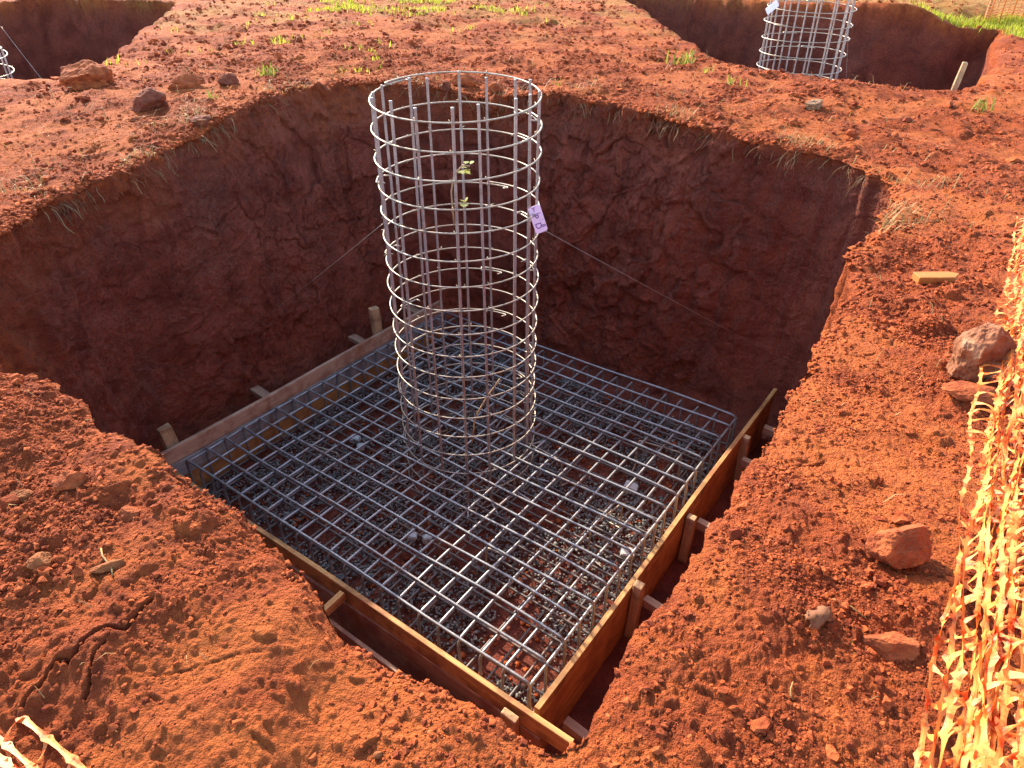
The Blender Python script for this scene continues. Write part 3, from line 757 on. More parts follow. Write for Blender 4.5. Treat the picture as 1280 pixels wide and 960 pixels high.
me_bot_u = tubes_mesh('bottom_bar', [((np.array([(-HU, 0, 0), (HU, 0, 0)]), RB*.9), dict(rib=.12, rib_len=.02))], M_SHADEBAR)
me_bot_v = tubes_mesh('bottom_bar', [((np.array([(0, -HV, 0), (0, HV, 0)]), RB*.9), dict(rib=.12, rib_len=.02))], M_SHADEBAR)
rj = random.Random(3)
nU, nV = 19, 21
for k in range(nU):
    v = -HV+.012+k*(2*HV-.024)/(nU-1)
    obj('top_bar', me_top_u[rj.randrange(4)], mat_root, (rj.uniform(-.012, .012), v+rj.uniform(-.005, .005), TOPL+.001*rj.random()), (rj.uniform(-.05, .05), 0, rj.uniform(-.0035, .0035)))
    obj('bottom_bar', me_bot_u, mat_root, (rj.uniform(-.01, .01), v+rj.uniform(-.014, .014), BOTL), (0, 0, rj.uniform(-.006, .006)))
for k in range(nV):
    u = -HU+.012+k*(2*HU-.024)/(nV-1)
    obj('top_bar', me_top_v[rj.randrange(4)], mat_root, (u+rj.uniform(-.005, .005), rj.uniform(-.008, .008), TOPL-2*RB-.001), (0, rj.uniform(-.05, .05), rj.uniform(-.0035, .0035)))
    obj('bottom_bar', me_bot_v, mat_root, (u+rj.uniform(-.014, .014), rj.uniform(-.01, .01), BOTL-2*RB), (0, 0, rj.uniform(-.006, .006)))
# spacer chairs that hold the top layer up
def chair_pts(L, h):
    br = .035
    a = [(-.18, 0, 0), (-.02, 0, 0)]
    return np.vstack([np.array([(-L/2-.01, -.16, 0), (-L/2, -.03, 0.0)]), np.array([(-L/2, 0, .03), (-L/2, 0, h-.04)]),
                      arc_pts((-L/2+br, 0, h-br), (-1, 0, 0), (0, 0, 1), br, 0, PI/2, 6), arc_pts((L/2-br, 0, h-br), (0, 0, 1), (1, 0, 0), br, 0, PI/2, 6),
                      np.array([(L/2, 0, h-.06), (L/2, 0, .03), (L/2+.01, .16, 0)])])
me_chair = tubes_mesh('rebar_chair', [((chair_pts(.42, .33), .0075), dict(rib=.08, rib_len=.02))], M_HOOP)
for k, (u, v, a, lab) in enumerate(((1.45, .98, .15, 'bent bar chair inside the mat nearest its back right corner'), (1.12, -.95, .1, 'bent bar chair inside the mat close to the front board'), (.62, .28, -.1, 'bent bar chair inside the mat right of the column cage'), (-1.1, -.9, .2, 'bent bar chair inside the mat near the left board'), (1.5, -.1, 1.4, 'bent bar chair inside the mat beside the right board'))):
    o = obj('rebar_chair', me_chair, None, uv(u, v, FLOOR_Z+.045), (0, 0, ROT+a))
    tag(o, lab, 'rebar chair', 'bent bar chairs holding up the mat')

# ---- column cage
CR = 0.602
def cage_center(z): return -0.408+0.002*(z+2.6), 5.272
N_VERT = 16
CAGE_TOP = 0.44
def make_cage(loc):
    root = thing('column_cage', 'tall cylindrical rebar column cage standing in the middle of the mat', 'column cage', loc, 0, 'cylindrical column cages')
    L = CAGE_TOP-FLOOR_Z-.05
    foot = np.vstack([np.array([(.22, 0, .0)]), arc_pts((.06, 0, .06), (0, 0, -1), (-1, 0, 0), .06, 0, PI/2, 5), np.array([(0, 0, L)])])
    vm = tubes_mesh('vertical_bar', [((foot, .0118), dict(rib=.16, rib_len=.011))], M_CAGE)
    rj = random.Random(9)
    a_off = rad(-89)
    for k in range(N_VERT):
        a = a_off+k*2*PI/N_VERT+rj.uniform(-.045, .045)
        r = CR-.021
        obj('vertical_bar', vm, root, (r*math.cos(a), r*math.sin(a), .05+rj.uniform(-.03, .02)), (rj.uniform(-.006, .006), rj.uniform(-.006, .006), a))
    zs = [.385-.2*k for k in range(18)]
    for k, z in enumerate(zs):
        a0 = rad(38)+rj.uniform(-.5, .6) if k % 3 else rad(160)+rj.uniform(-.5, .5)
        n = 96
        a = a0+np.linspace(0, 2*PI+.30, n)
        rr = CR+np.linspace(0.0, .016, n)+.004*np.sin(a*2+k)
        tl = rad((4.6, 3.8, 3.0, 2.2)[k]) if k < 4 else rad(rj.uniform(-.5, 1.2)); ta = rad(90)+rj.uniform(-.4, .4)
        zz = math.tan(tl)*rr*np.cos(a-ta)+np.linspace(-.006, .008, n)
        pts = np.stack([rr*np.cos(a), rr*np.sin(a), zz], 1)
        # hooked lap ends turned into the cage
        e0 = pts[0]*np.array([.90, .90, 1])+np.array([0, 0, .006]); e1 = pts[-1]*np.array([.90, .90, 1])+np.array([0, 0, -.008])
        t0 = (pts[1]-pts[0]); t1 = pts[-1]-pts[-2]
        pts = np.vstack([e0, pts[0]*np.array([.985, .985, 1])-t0*.3, pts, pts[-1]*np.array([.985, .985, 1])+t1*.3, e1])
        specs = [((pts, .0060), dict(seg=7))]
        for q in range(N_VERT):                                # wire knots round each crossing
            aa = a_off+q*2*PI/N_VERT; rk = CR-.008; c = np.array([rk*math.cos(aa), rk*math.sin(aa), math.tan(tl)*rk*math.cos(aa-ta)])
            out = np.array([math.cos(aa), math.sin(aa), 0]); tg = np.array([-math.sin(aa), math.cos(aa), 0])
            s = rj.choice((-1, 1))
            p = [c+.020*out-.012*s*tg+np.array([0, 0, -.014]), c+.016*out+np.array([0, 0, .002]), c+.004*out+.016*s*tg+np.array([0, 0, .016])]
            if rj.random() < .45: p.append(c+.030*out+.026*s*tg+np.array([0, 0, .030*rj.uniform(-.5, 1)]))
            specs.append(((np.array(p), .0022), dict(seg=4)))
        obj('hoop', tubes_mesh('hoop', specs, M_HOOP), root, (0, 0, z-FLOOR_Z))
    return root
cx, cy = cage_center(0)
cage = make_cage((cx, cy, FLOOR_Z))
def copy_tree(o, parent=None):
    c = o.copy(); COL.objects.link(c)
    if parent is not None: c.parent = parent
    for ch in list(o.children): copy_tree(ch, c)
    return c
c2 = copy_tree(cage); c2.location = (4.34, 11.45, FLOOR_Z+.42); c2.rotation_euler.z = .55
tag(c2, 'rebar column cage standing in the right neighbouring pit with a blank white tag', 'column cage')
c3 = copy_tree(cage); c3.location = (-6.95, 9.42, FLOOR_Z-.33); c3.rotation_euler.z = 1.1
tag(c3, 'rebar column cage at the left picture edge in the left neighbouring pit', 'column cage')

# ---- guy wires
def wire(name, label, a, b, sag=.01, r=.0015):
    a, b = np.array(a, float), np.array(b, float); t = np.linspace(0, 1, 24)[:, None]
    p = a+(b-a)*t; p[:, 2] -= (sag*4*t*(1-t))[:, 0]
    o = obj(name, tubes_mesh(name, [((p, r), dict(seg=5))], M_WIRE)); return tag(o, label, 'wire', 'wires bracing the column cages')
wl = uv(-2.42, -.55, -2.0)
wire('guy_wire', 'thin taut wire from the main cage to the left pit wall', (cx-CR, cy-.02, -.55), wl)
wr = uv(2.05, 2.48, -2.25)
wire('guy_wire', 'thin taut wire from the tagged side of the main cage to the back pit wall', (cx+CR, cy-.10, -.55), wr)
wire('guy_wire', 'thin wire hanging from the right pit cage down its right side', (4.94, 11.4, .1), (5.35, 11.2, -2.2))
wire('guy_wire', 'thin wire from the left pit cage down to the soil', (-6.3, 9.6, .35), (-5.1, 9.0, -1.3))

# ------------------------------------------------------------------ formwork
def plank(name, a, b, w, h, mat, parent, jitter=.003, seed=0, bev=.003):
    """board with its long axis from a to b (local), w thick sideways, h high; ends slightly out of square"""
    a, b = Vector(a), Vector(b); L = (b-a).length
    bm = bmesh.new(); bmesh.ops.create_cube(bm, size=1.0)
    rj = random.Random(seed)
    n = max(2, int(L/.35))
    bmesh.ops.scale(bm, vec=(L, w, h), verts=bm.verts)
    ed = [e for e in bm.edges if abs((e.verts[0].co-e.verts[1].co).x) > L*.9]
    bmesh.ops.subdivide_edges(bm, edges=ed, cuts=n, use_grid_fill=True)
    ph = rj.uniform(0, 6)
    for v in bm.verts:
        v.co.y += jitter*1.6*math.sin(v.co.x*1.9+ph)
        v.co.z += jitter*math.sin(v.co.x*2.7+ph*2)
        if abs(v.co.x) > L*.49: v.co.x += rj.uniform(-.006, .006)
    bmesh.ops.bevel(bm, geom=[e for e in bm.edges if len(e.link_faces) == 2 and e.calc_face_angle(0) > .8], offset=bev, segments=1, affect='EDGES')
    o = obj(name, bm_mesh(name, bm, mat), parent)
    x = (b-a).normalized(); up = Vector((0, 0, 1)) if abs(x.z) < .9 else Vector((0, 1, 0))
    y = up.cross(x).normalized(); z = x.cross(y)
    o.matrix_local = Matrix.Translation((a+b)/2) @ Matrix((x, y, z)).transposed().to_4x4()
    return o
def stake(name, loc, w, d, h, mat, parent, lean=(0, 0), seed=0, chip=.012, point=False):
    rj = random.Random(seed)
    bm = bmesh.new(); bmesh.ops.create_cube(bm, size=1.0)
    bmesh.ops.scale(bm, vec=(w, d, h), verts=bm.verts); bmesh.ops.translate(bm, vec=(0, 0, h/2), verts=bm.verts)
    bmesh.ops.subdivide_edges(bm, edges=[e for e in bm.edges if abs((e.verts[0].co-e.verts[1].co).z) > h*.9], cuts=4, use_grid_fill=True)
    for v in bm.verts:
        if v.co.z > h*.95: v.co.z += rj.uniform(-chip, chip); v.co.x *= rj.uniform(.9, 1.05); v.co.y *= rj.uniform(.9, 1.05)
        else: v.co.x += rj.uniform(-.003, .003); v.co.y += rj.uniform(-.003, .003)
    bmesh.ops.bevel(bm, geom=[e for e in bm.edges if len(e.link_faces) == 2 and e.calc_face_angle(0) > .8], offset=.004, segments=1, affect='EDGES')
    o = obj(name, bm_mesh(name, bm, mat), parent, loc, (lean[0], lean[1], rj.uniform(-.06, .06)))
    return o
BT = -2.50                                                     # top of the boards
def zl(z): return z-FLOOR_Z
# right panel
fr = thing('formwork_panel', 'right formwork panel of orange boards along the gap to the right bank', 'formwork', uv(2.05, 0, FLOOR_Z), ROT, 'timber formwork panels around the mat')
plank('rail', (0, -1.935, zl(BT)-.05), (0, 2.32, zl(BT)-.05), .038, .10, M_RAIL, fr, seed=1)
plank('plywood_board', (.003, -1.93, zl(BT)-.25), (.003, 2.26, zl(BT)-.25), .026, .30, M_PLY, fr, seed=2)
plank('plywood_board', (-.004, -1.93, zl(BT)-.475), (-.004, 2.2, zl(BT)-.475), .024, .14, M_PLY, fr, seed=3)
stake('stake', (.055, -.76, .0), .07, .065, zl(BT)+.03, M_POSTWOOD, fr, (0, .02), 4)
stake('stake', (.055, .16, .0), .07, .065, zl(BT)-.03, M_POSTWOOD, fr, (.02, .03), 5)
stake('stake', (.055, 1.40, .0), .075, .055, zl(BT)-.02, M_POSTWOOD, fr, (0, -.02), 6)
for k, (v, dz) in enumerate(((-.70, -.17), (.23, -.14), (1.22, -.16), (1.78, -.14), (-1.75, -.30))):
    plank('brace', (.095, v, zl(BT)+dz), (.42, v-.02, zl(BT)+dz-.015), .06, .075, M_BROWNWOOD, fr, seed=10+k)
# front panel
ff = thing('formwork_panel', 'front formwork panel with bright top edge, its end running past the near corner', 'formwork', uv(0, -1.975, FLOOR_Z), ROT, 'timber formwork panels around the mat')
plank('rail', (-2.02, 0, zl(BT)-.075), (2.33, 0, zl(BT)-.075), .036, .15, M_RAIL, ff, seed=21)
plank('lower_board', (-2.02, -.012, zl(BT)-.335), (2.12, -.012, zl(BT)-.335), .03, .36, M_BROWNWOOD, ff, seed=22)
plank('cross_piece', (.44, -.022, zl(BT)-.06), (.44, -.30, zl(BT)-.075), .045, .075, M_RAIL, ff, seed=23)
plank('cross_piece', (-1.0, -.022, zl(BT)-.06), (-1.0, -.30, zl(BT)-.08), .045, .075, M_RAIL, ff, seed=24)
stake('stake', (1.93, -.058, .0), .11, .045, zl(BT)-.035, M_POSTWOOD, ff, (.02, 0), 25)
plank('ledger', (.40, -.16, zl(BT)-.30), (1.95, -.16, zl(BT)-.32), .03, .16, M_BROWNWOOD, ff, seed=26)
# left panel
fl = thing('formwork_panel', 'left formwork panel with grey stained inner face along the shaded wall', 'formwork', uv(-1.955, 0, FLOOR_Z), ROT, 'timber formwork panels around the mat')
plank('rail', (0, -1.95, zl(BT)-.055), (0, 1.80, zl(BT)-.055), .04, .15, wood('pale_brown_plank', (.32, .17, .10), (.52, .32, .19), (.24, .10, .06)), fl, seed=31)
plank('grey_plank', (.006, -1.94, zl(BT)-.219), (.006, 1.78, zl(BT)-.219), .03, .165, M_GREYWOOD, fl, seed=32)
plank('plywood_board', (.002, -1.94, zl(BT)-.42), (.002, 1.78, zl(BT)-.42), .026, .24, M_PLY, fl, seed=33)
stake('stake', (-.058, .80, .0), .055, .115, zl(BT)+.30, M_POSTWOOD, fl, (0, -.05), 34, .02)
stake('stake', (-.058, -1.74, .0), .055, .12, zl(BT)+.17, M_POSTWOOD, fl, (.05, -.10), 35, .02)
for k, (v, dz) in enumerate(((.62, -.10), (-.72, -.10), (1.55, -.12))):
    plank('brace', (-.03, v, zl(BT)+dz), (-.36, v+.02, zl(BT)+dz+.01), .10, .05, M_BROWNWOOD, fl, seed=40+k)

# ------------------------------------------------------------------ things inside the footing
def gravel():
    rng = np.random.default_rng(5)
    n = 30000
    u = rng.uniform(-1.88, 1.96, n); v = rng.uniform(-1.9, 1.95, n)
    P = np.stack([u, v, np.zeros(n)], 1)
    m = gnoise(P, .55, 161)+.5*gnoise(P, .2, 162)
    ok = m > rng.uniform(-.38, .10, n)
    u, v = u[ok], v[ok]
    s = rng.uniform(.006, .016, len(u))
    z = FLOOR_Z+.012+rng.random(len(u))*.03
    x = MX+u*UX+v*VX; y = MY+u*UY+v*VY
    V, F = scatter_lumps(np.stack([x, y, z], 1), s, ICO1, rng, .16, .9)
    tag(obj('gravel', np_mesh('gravel', V, F, False, [M_GRAVEL])), 'grey crushed gravel spread in patches under the mat', 'gravel', None, 'stuff')
    n = 1300
    u = rng.uniform(-1.88, 1.9, n); v = rng.uniform(-1.9, 1.9, n); s = rng.uniform(.008, .026, n)
    x = MX+u*UX+v*VX; y = MY+u*UY+v*VY
    V, F = scatter_lumps(np.stack([x, y, np.full(n, FLOOR_Z+.01)], 1), s, ICO2, rng, .25, .7)
    tag(obj('fallen_soil', np_mesh('fallen_soil', V, F, True, [M_CLOD])), 'red soil crumbs fallen among the gravel under the mat', 'soil', None, 'stuff')
gravel()
M_SPACER = plain('pale_concrete', (.46, .44, .41), .8, 0, .2, 30)
def block(name, label, cat, loc, dims, rot, mat, seed, group=None, jit=.06):
    bm = bmesh.new(); bmesh.ops.create_cube(bm, size=1.0); rj = random.Random(seed)
    bmesh.ops.scale(bm, vec=dims, verts=bm.verts)
    for v in bm.verts:
        for k in range(3): v.co[k] *= 1+rj.uniform(-jit*2, jit)
    bmesh.ops.bevel(bm, geom=list(bm.edges), offset=min(dims)*.12, segments=2, affect='EDGES')
    o = obj(name, bm_mesh(name, bm, mat), None, loc, rot)
    return tag(o, label, cat, group)
for k, (u, v, a, s, lab) in enumerate(((-1.26, -.36, .4, .10, 'larger white spacer block under the mat near the left board'), (-1.12, -.42, 1.0, .075, 'smaller white spacer block beside the larger one near the left board'),
        (.14, -1.02, .6, .085, 'left one of two pale spacer blocks in front of the column cage'), (.26, -.96, 1.1, .08, 'right one of two pale spacer blocks in front of the column cage'), (1.36, .64, .2, .13, 'pale spacer block beneath the mat toward the right board'), (1.72, -.10, .5, .12, 'pale block wedged at the foot of the right board'))):
    block('spacer_block', lab, 'spacer block', uv(u, v, FLOOR_Z+.06), (s, s*.8, .07), (.1, .15, ROT+a), M_SPACER, 60+k, 'pale concrete spacer blocks under the mat')

# ------------------------------------------------------------------ tags
M_TAG = plain('lilac_plastic', (.74, .53, .66), .45, 0, .08, 8)
M_TAGW = plain('white_plastic', (.80, .74, .76), .45, 0, .05, 8)
M_INK = plain('purple_ink', (.16, .05, .22), .6, 0, .1)
def tag_board(name, label, loc, w, h, rot, mat, text):
    bm = bmesh.new(); bmesh.ops.create_cube(bm, size=1.0); bmesh.ops.scale(bm, vec=(w, .004, h), verts=bm.verts)
    ed = [e for e in bm.edges if abs((e.verts[0].co-e.verts[1].co).y) > .003]
    bmesh.ops.bevel(bm, geom=ed, offset=.009, segments=3, affect='EDGES')
    o = obj(name, bm_mesh(name, bm, mat), None, loc, rot)
    tag(o, label, 'tag', 'plastic tags tied to the cages')
    for body, size, x, z, r in text:
        cu = bpy.data.curves.new('lettering', 'FONT'); cu.body = body; cu.size = size; cu.align_x = 'CENTER'; cu.align_y = 'CENTER'; cu.extrude = .0006; cu.offset = .0003
        t = bpy.data.objects.new('lettering', cu); COL.objects.link(t)
        dg = bpy.context.evaluated_depsgraph_get(); me = bpy.data.meshes.new_from_object(t.evaluated_get(dg))
        bpy.data.objects.remove(t); me.materials.clear(); me.materials.append(M_INK)
        q = obj('lettering', me, o); q.matrix_local = Matrix.Translation((x, -.0034, z)) @ Matrix.Rotation(PI/2, 4, 'X') @ Matrix.Rotation(r, 4, 'Z')
    return o
tag_board('cage_tag', 'lilac plastic tag with purple lettering tied to the right side of the main cage', (cx+CR-.005, cy-.225, -.445), .095, .205, (rad(-14), rad(-17), rad(12)), M_TAG,
          [('P', .062, -.012, .022, -PI/2), ('D', .066, -.012, -.048, -PI/2), ('8', .045, .026, -.058, -PI/2), (':', .045, .026, -.012, -PI/2), ('Y', .05, -.008, .076, 0), ('_', .075, .012, .070, 0)])
tag_board('cage_tag', 'blank white plastic tag tied slanting to the right pit cage', (3.62, 10.98, .44), .09, .22, (rad(-25), rad(58), rad(0)), M_TAGW, [])

# ------------------------------------------------------------------ loose wood
def offcut():
    L, w, h = .255, .075, .042
    outl = [(-L/2, -w/2), (L*.30, -w/2), (L/2, 0.012), (L*.30, w/2), (-L/2, w/2)]
    bm = bmesh.new(); vs = [bm.verts.new((x, y, 0)) for x, y in outl]; f = bm.faces.new(vs)
    ex = bmesh.ops.extrude_face_region(bm, geom=[f]); bmesh.ops.translate(bm, vec=(0, 0, h), verts=[e for e in ex['geom'] if isinstance(e, bmesh.types.BMVert)])
    bmesh.ops.recalc_face_normals(bm, faces=bm.faces); bmesh.ops.bevel(bm, geom=list(bm.edges), offset=.003, segments=1, affect='EDGES')
    x, y = 2.37, 3.57
    o = obj('wooden_peg', bm_mesh('wooden_peg', bm, M_PALEWOOD), None, (x, y, gz(x, y)-.004), (.05, .02, .06))
    tag(o, 'pointed orange wooden peg lying flat on the right bank', 'peg')
offcut()
x, y = uv(2.30, 6.90)[:2]
o = stake('wooden_stake', (x, y, -.62), .065, .035, .60, M_POSTWOOD, None, (-.1, .16), 77)
tag(o, 'small upright wooden stake at the right end of the right pit', 'stake')
def stick(name, label, cat, pts, r, mat, group=None):
    o = obj(name, tubes_mesh(name, [((np.array(pts), r), dict(seg=6))], mat)); return tag(o, label, cat, group)
M_TWIG = plain('dry_twig', (.42, .26, .13), .8)
x, y = -1.26, 1.06
stick('twig', 'short brown stick at the left picture edge on the mound', 'twig', [(x-.06, y-.03, gz(x-.06, y-.03)+.010), (x, y, gz(x, y)+.012), (x+.06, y+.035, gz(x+.06, y+.035)+.012)], .006, M_TWIG)
x, y = -.955, 1.10
def lay(pts, up=.006): return [(px, py, gz(px, py)+up) for px, py in pts]
stick('straw_stalk', 'thin pale stalk lying in the middle of the left mound', 'stalk', lay([(-1.02, 1.22), (-1.0, 1.19), (-.97, 1.165), (-.955, 1.14)]), .0022, M_STRAW, 'single pale stalks on the soil')
stick('straw_stalk', 'pale straw stalk on the right bank above the brown flake', 'stalk', lay([(.80, 1.16), (.83, 1.13), (.86, 1.10)]), .0018, M_STRAW, 'single pale stalks on the soil')
stick('straw_stalk', 'curled pale straw low on the right bank', 'stalk', lay([(.615, .915), (.605, .90), (.60, .885), (.605, .878)]), .0015, M_STRAW, 'single pale stalks on the soil')
def flake():
    rng = np.random.default_rng(4)
    n = 9; g = np.linspace(-1, 1, n); X, Y = np.meshgrid(g, g)
    r = np.hypot(X, Y); k = np.minimum(1, 1/np.maximum(r, .01))
    X, Y = X*.028*(1+.2*np.sin(5*Y)), Y*.020*(1+.25*np.sin(4*X*30))
    Z = .012*np.sin(X*70)+.010*np.cos(Y*90)+.003*rng.normal(size=X.shape)
    V = np.stack([X.ravel(), Y.ravel(), Z.ravel()], 1)
    i = np.arange(n-1)[:, None]; j = np.arange(n-1)[None]
    F = np.stack([i*n+j, i*n+j+1, (i+1)*n+j+1, (i+1)*n+j], -1).reshape(-1, 4)
    x, y = .725, 1.075
    o = obj('dry_leaf', np_mesh('dry_leaf', V, F, True, [plain('brown_leaf', (.17, .065, .028), .8)]), None, (x, y, gz(x, y)+.018), (.3, .2, .4))
    md = o.modifiers.new('thick', 'SOLIDIFY'); md.thickness = .002
    tag(o, 'crumpled brown dry leaf on the right bank', 'leaf')
flake()

# ------------------------------------------------------------------ grass, straw, roots
def blades(P, L, W, lean, rng, updir=None):
    """tapered bent blades: 3 rungs, 5 vertices"""
    n = len(P); a = rng.uniform(0, 2*PI, n)
    dx, dy = np.cos(a), np.sin(a)
    px, py = -dy, dx
    V = np.zeros((n, 5, 3))
    for k, (t, w) in enumerate(((0, 1), (0, 1), (.55, .8), (.55, .8), (1, 0))):
        off = lean*(t**1.6)*L; up = L*t*np.sqrt(np.clip(1-(lean*t)**2*.8, .05, 1))
        s = (-1 if k % 2 == 0 else 1)*w*W*.5
        V[:, k, 0] = P[:,0]+dx*off+px*s; V[:, k, 1] = P[:,1]+dy*off+py*s; V[:, k, 2] = P[:,2]+up
    F4 = (np.array([[0, 1, 3, 2]])[None]+(np.arange(n)*5)[:, None, None]).reshape(-1, 4)
    F3 = (np.array([[2, 3, 4]])[None]+(np.arange(n)*5)[:, None, None]).reshape(-1, 3)
    return V.reshape(-1, 3), F4, F3
def grass():
    rng = np.random.default_rng(12)
    # carpet on the far side of the right pit
    n = 60000
    u = rng.uniform(-3.5, 5.5, n); v = rng.uniform(11.8, 18.0, n)
    x = MX+u*UX+v*VX; y = MY+u*UY+v*VY
    d = -poly_sdf(u, v, PIT_RIGHT)[0]
    ok = (d > .04) & (v > 12.0+.15*np.sin(u*4)) & (y < 15.6+.257*(x-10.7)) & (rng.random(n) < sstep(.0, .3, d)*.85+.15)
    x, y = x[ok], y[ok]
    P = np.stack([x, y, ground_z(x, y)-.01], 1)
    V, A, B = blades(P, rng.uniform(.05, .14, len(x)), rng.uniform(.008, .016, len(x)), rng.uniform(.2, .8, len(x)), rng)
    tag(obj('grass', np_mesh('grass', V, [A, B], True, [M_GRASS])), 'bright green grass strip behind the right pit', 'grass', None, 'stuff')
    # patchy grass on the back strip between the pits
    n = 90000
    x = rng.uniform(-7.5, 3.5, n); y = rng.uniform(9.0, 22, n)
    q = np.stack([x, y, np.zeros(n)], 1)
    m = gnoise(q, 1.3, 171)+.6*gnoise(q, .4, 172)+.5*gnoise(q, .15, 173)
    dens = sstep(10.5, 16.0, y)*sstep(4.6, 1.6, np.abs(x+2.6))*(.45+.55*sstep(-.3, .5, gnoise(q, 2.2, 175)))
    dens = np.maximum(dens, .40*sstep(8.6, 11.5, y)*sstep(2.4, 1.0, np.abs(x+3.4)))
    ok = is_open_ground(x, y, .05) & (m > .75-.75*dens) & (rng.random(n) < .15+.85*dens)
    x, y = x[ok], y[ok]
    P = np.stack([x, y, ground_z(x, y)-.008], 1)
    V, A, B = blades(P, rng.uniform(.04, .13, len(x)), rng.uniform(.008, .016, len(x)), rng.uniform(.3, .95, len(x)), rng)
    tag(obj('grass_patch', np_mesh('grass_patch', V, [A, B], True, [M_GRASS])), 'yellow green grass growing in patches on the soil strip at the back', 'grass', None, 'stuff')
    # straw litter and rootlets
    n = 3000
    t = rng.uniform(-.35, PI+.05, n); rr = np.interp(t, TH, TRR); d = np.abs(rng.normal(0, .30, n))
    x = MX+(rr+d)*np.cos(t); y = MY+(rr+d)*np.sin(t)
    q = np.stack([x, y, np.zeros(n)], 1)
    ok = is_open_ground(x, y, 0) & (gnoise(q, .6, 181)+.5*gnoise(q, .2, 182) > .12)
    x, y = x[ok], y[ok]
    x2 = rng.uniform(-5, 5.5, 2600); y2 = rng.uniform(5, 13, 2600); ok = is_open_ground(x2, y2, .02) & (gnoise(np.stack([x2, y2, 0*x2], 1), .8, 183) > .1)
    x3 = rng.uniform(-2.2, 2.2, 260); y3 = rng.uniform(.5, 4.5, 260); ok3 = is_open_ground(x3, y3, .03)
    x = np.concatenate([x, x2[ok], x3[ok3]]); y = np.concatenate([y, y2[ok], y3[ok3]])
    nr = np.hypot(x, y)
    P = np.stack([x, y, ground_z(x, y)+.004], 1)
    L = np.clip(rng.lognormal(-2.6, .5, len(x)), .02, .2)*np.clip(nr/5, .3, 1)
    V, A, B = blades(P, L, np.clip(nr/5, .25, 1)*rng.uniform(.004, .008, len(x)), rng.uniform(.85, 1.02, len(x)), rng)
    tag(obj('straw_litter', np_mesh('straw_litter', V, [A, B], True, [M_STRAW])), 'scattered dry straw and stubble on the soil around the pits', 'straw', None, 'stuff')
    specs = []
    rj = random.Random(8)
    for k in range(520):
        th = rj.uniform(rad(75), rad(186)) if rj.random() < .75 else rj.uniform(rad(10), rad(75))
        r0 = float(np.interp(th, TH, TRR))+rj.uniform(-.02, .06)
        p = np.array([MX+r0*math.cos(th), MY+r0*math.sin(th), float(TPG[min(6, len(TGO)-1), min(np.searchsorted(TH, th), len(TH)-1), 2])-rj.uniform(0, .06)])
        dirn = np.array([-math.cos(th)+rj.gauss(0, .5), -math.sin(th)+rj.gauss(0, .5), -.5+rj.gauss(0, .4)])
        pts = [p]; L = rj.uniform(.05, .24)
        for s in range(5):
            dirn = dirn+np.array([rj.gauss(0, .3), rj.gauss(0, .3), -.28]); dirn /= np.linalg.norm(dirn)
            pts.append(pts[-1]+dirn*L/5)
        specs.append(((np.array(pts), rj.uniform(.0012, .0034)), dict(seg=4)))
    tag(obj('rootlets', tubes_mesh('rootlets', specs, M_ROOT)), 'dry rootlets hanging from the brim of the big pit', 'roots', None, 'stuff')
grass()
M_WEED = leafy('dusty_weed', (0.14, 0.17, 0.02), (0.30, 0.29, 0.05), 0.4)
def weed(name, label, x, y, n, L, seed, group=None, mat=M_WEED):
    rng = np.random.default_rng(seed)
    px = x+rng.normal(0, .35*L, n); py = y+rng.normal(0, .35*L, n)
    P = np.stack([px, py, ground_z(px, py)-.005], 1)
    V, A, B = blades(P, rng.uniform(.5, 1, n)*L, rng.uniform(.006, .014, n)*L/.12, rng.uniform(.3, .95, n), rng)
    tag(obj(name, np_mesh(name, V-np.array([x, y, 0]), [A, B], True, [mat]), None, (x, y, 0)), label, 'weed', group)
WG = 'single green weeds at the brims'
weed('grass_tuft', 'taller grass tuft on the left brim of the right pit', 2.36, 10.35, 26, .26, 1, WG)
weed('grass_tuft', 'low grass tuft below the taller one at the brim of the right pit', 2.52, 9.75, 14, .14, 2, WG)
weed('grass_tuft', 'small tuft in front of the right pit cage left of its base', 2.62, 8.9, 16, .16, 3, WG)
weed('grass_tuft', 'tiny green sprout right behind the main cage', .53, 8.6, 9, .10, 4, WG)
weed('grass_tuft', 'bright grass tuft at the right end of the right pit brim', 5.05, 7.9, 20, .2, 5, WG)
weed('grass_tuft', 'yellowish tuft at the back left of the pit among the litter', -2.9, 8.9, 24, .17, 6, WG)
weed('grass_tuft', 'tuft beside the round lump on the left strip', -3.1, 7.7, 12, .14, 7, WG)
weed('seedling', 'tiny bright green seedling on the right bank near the netting', .80, 1.02, 4, .024, 8, WG)

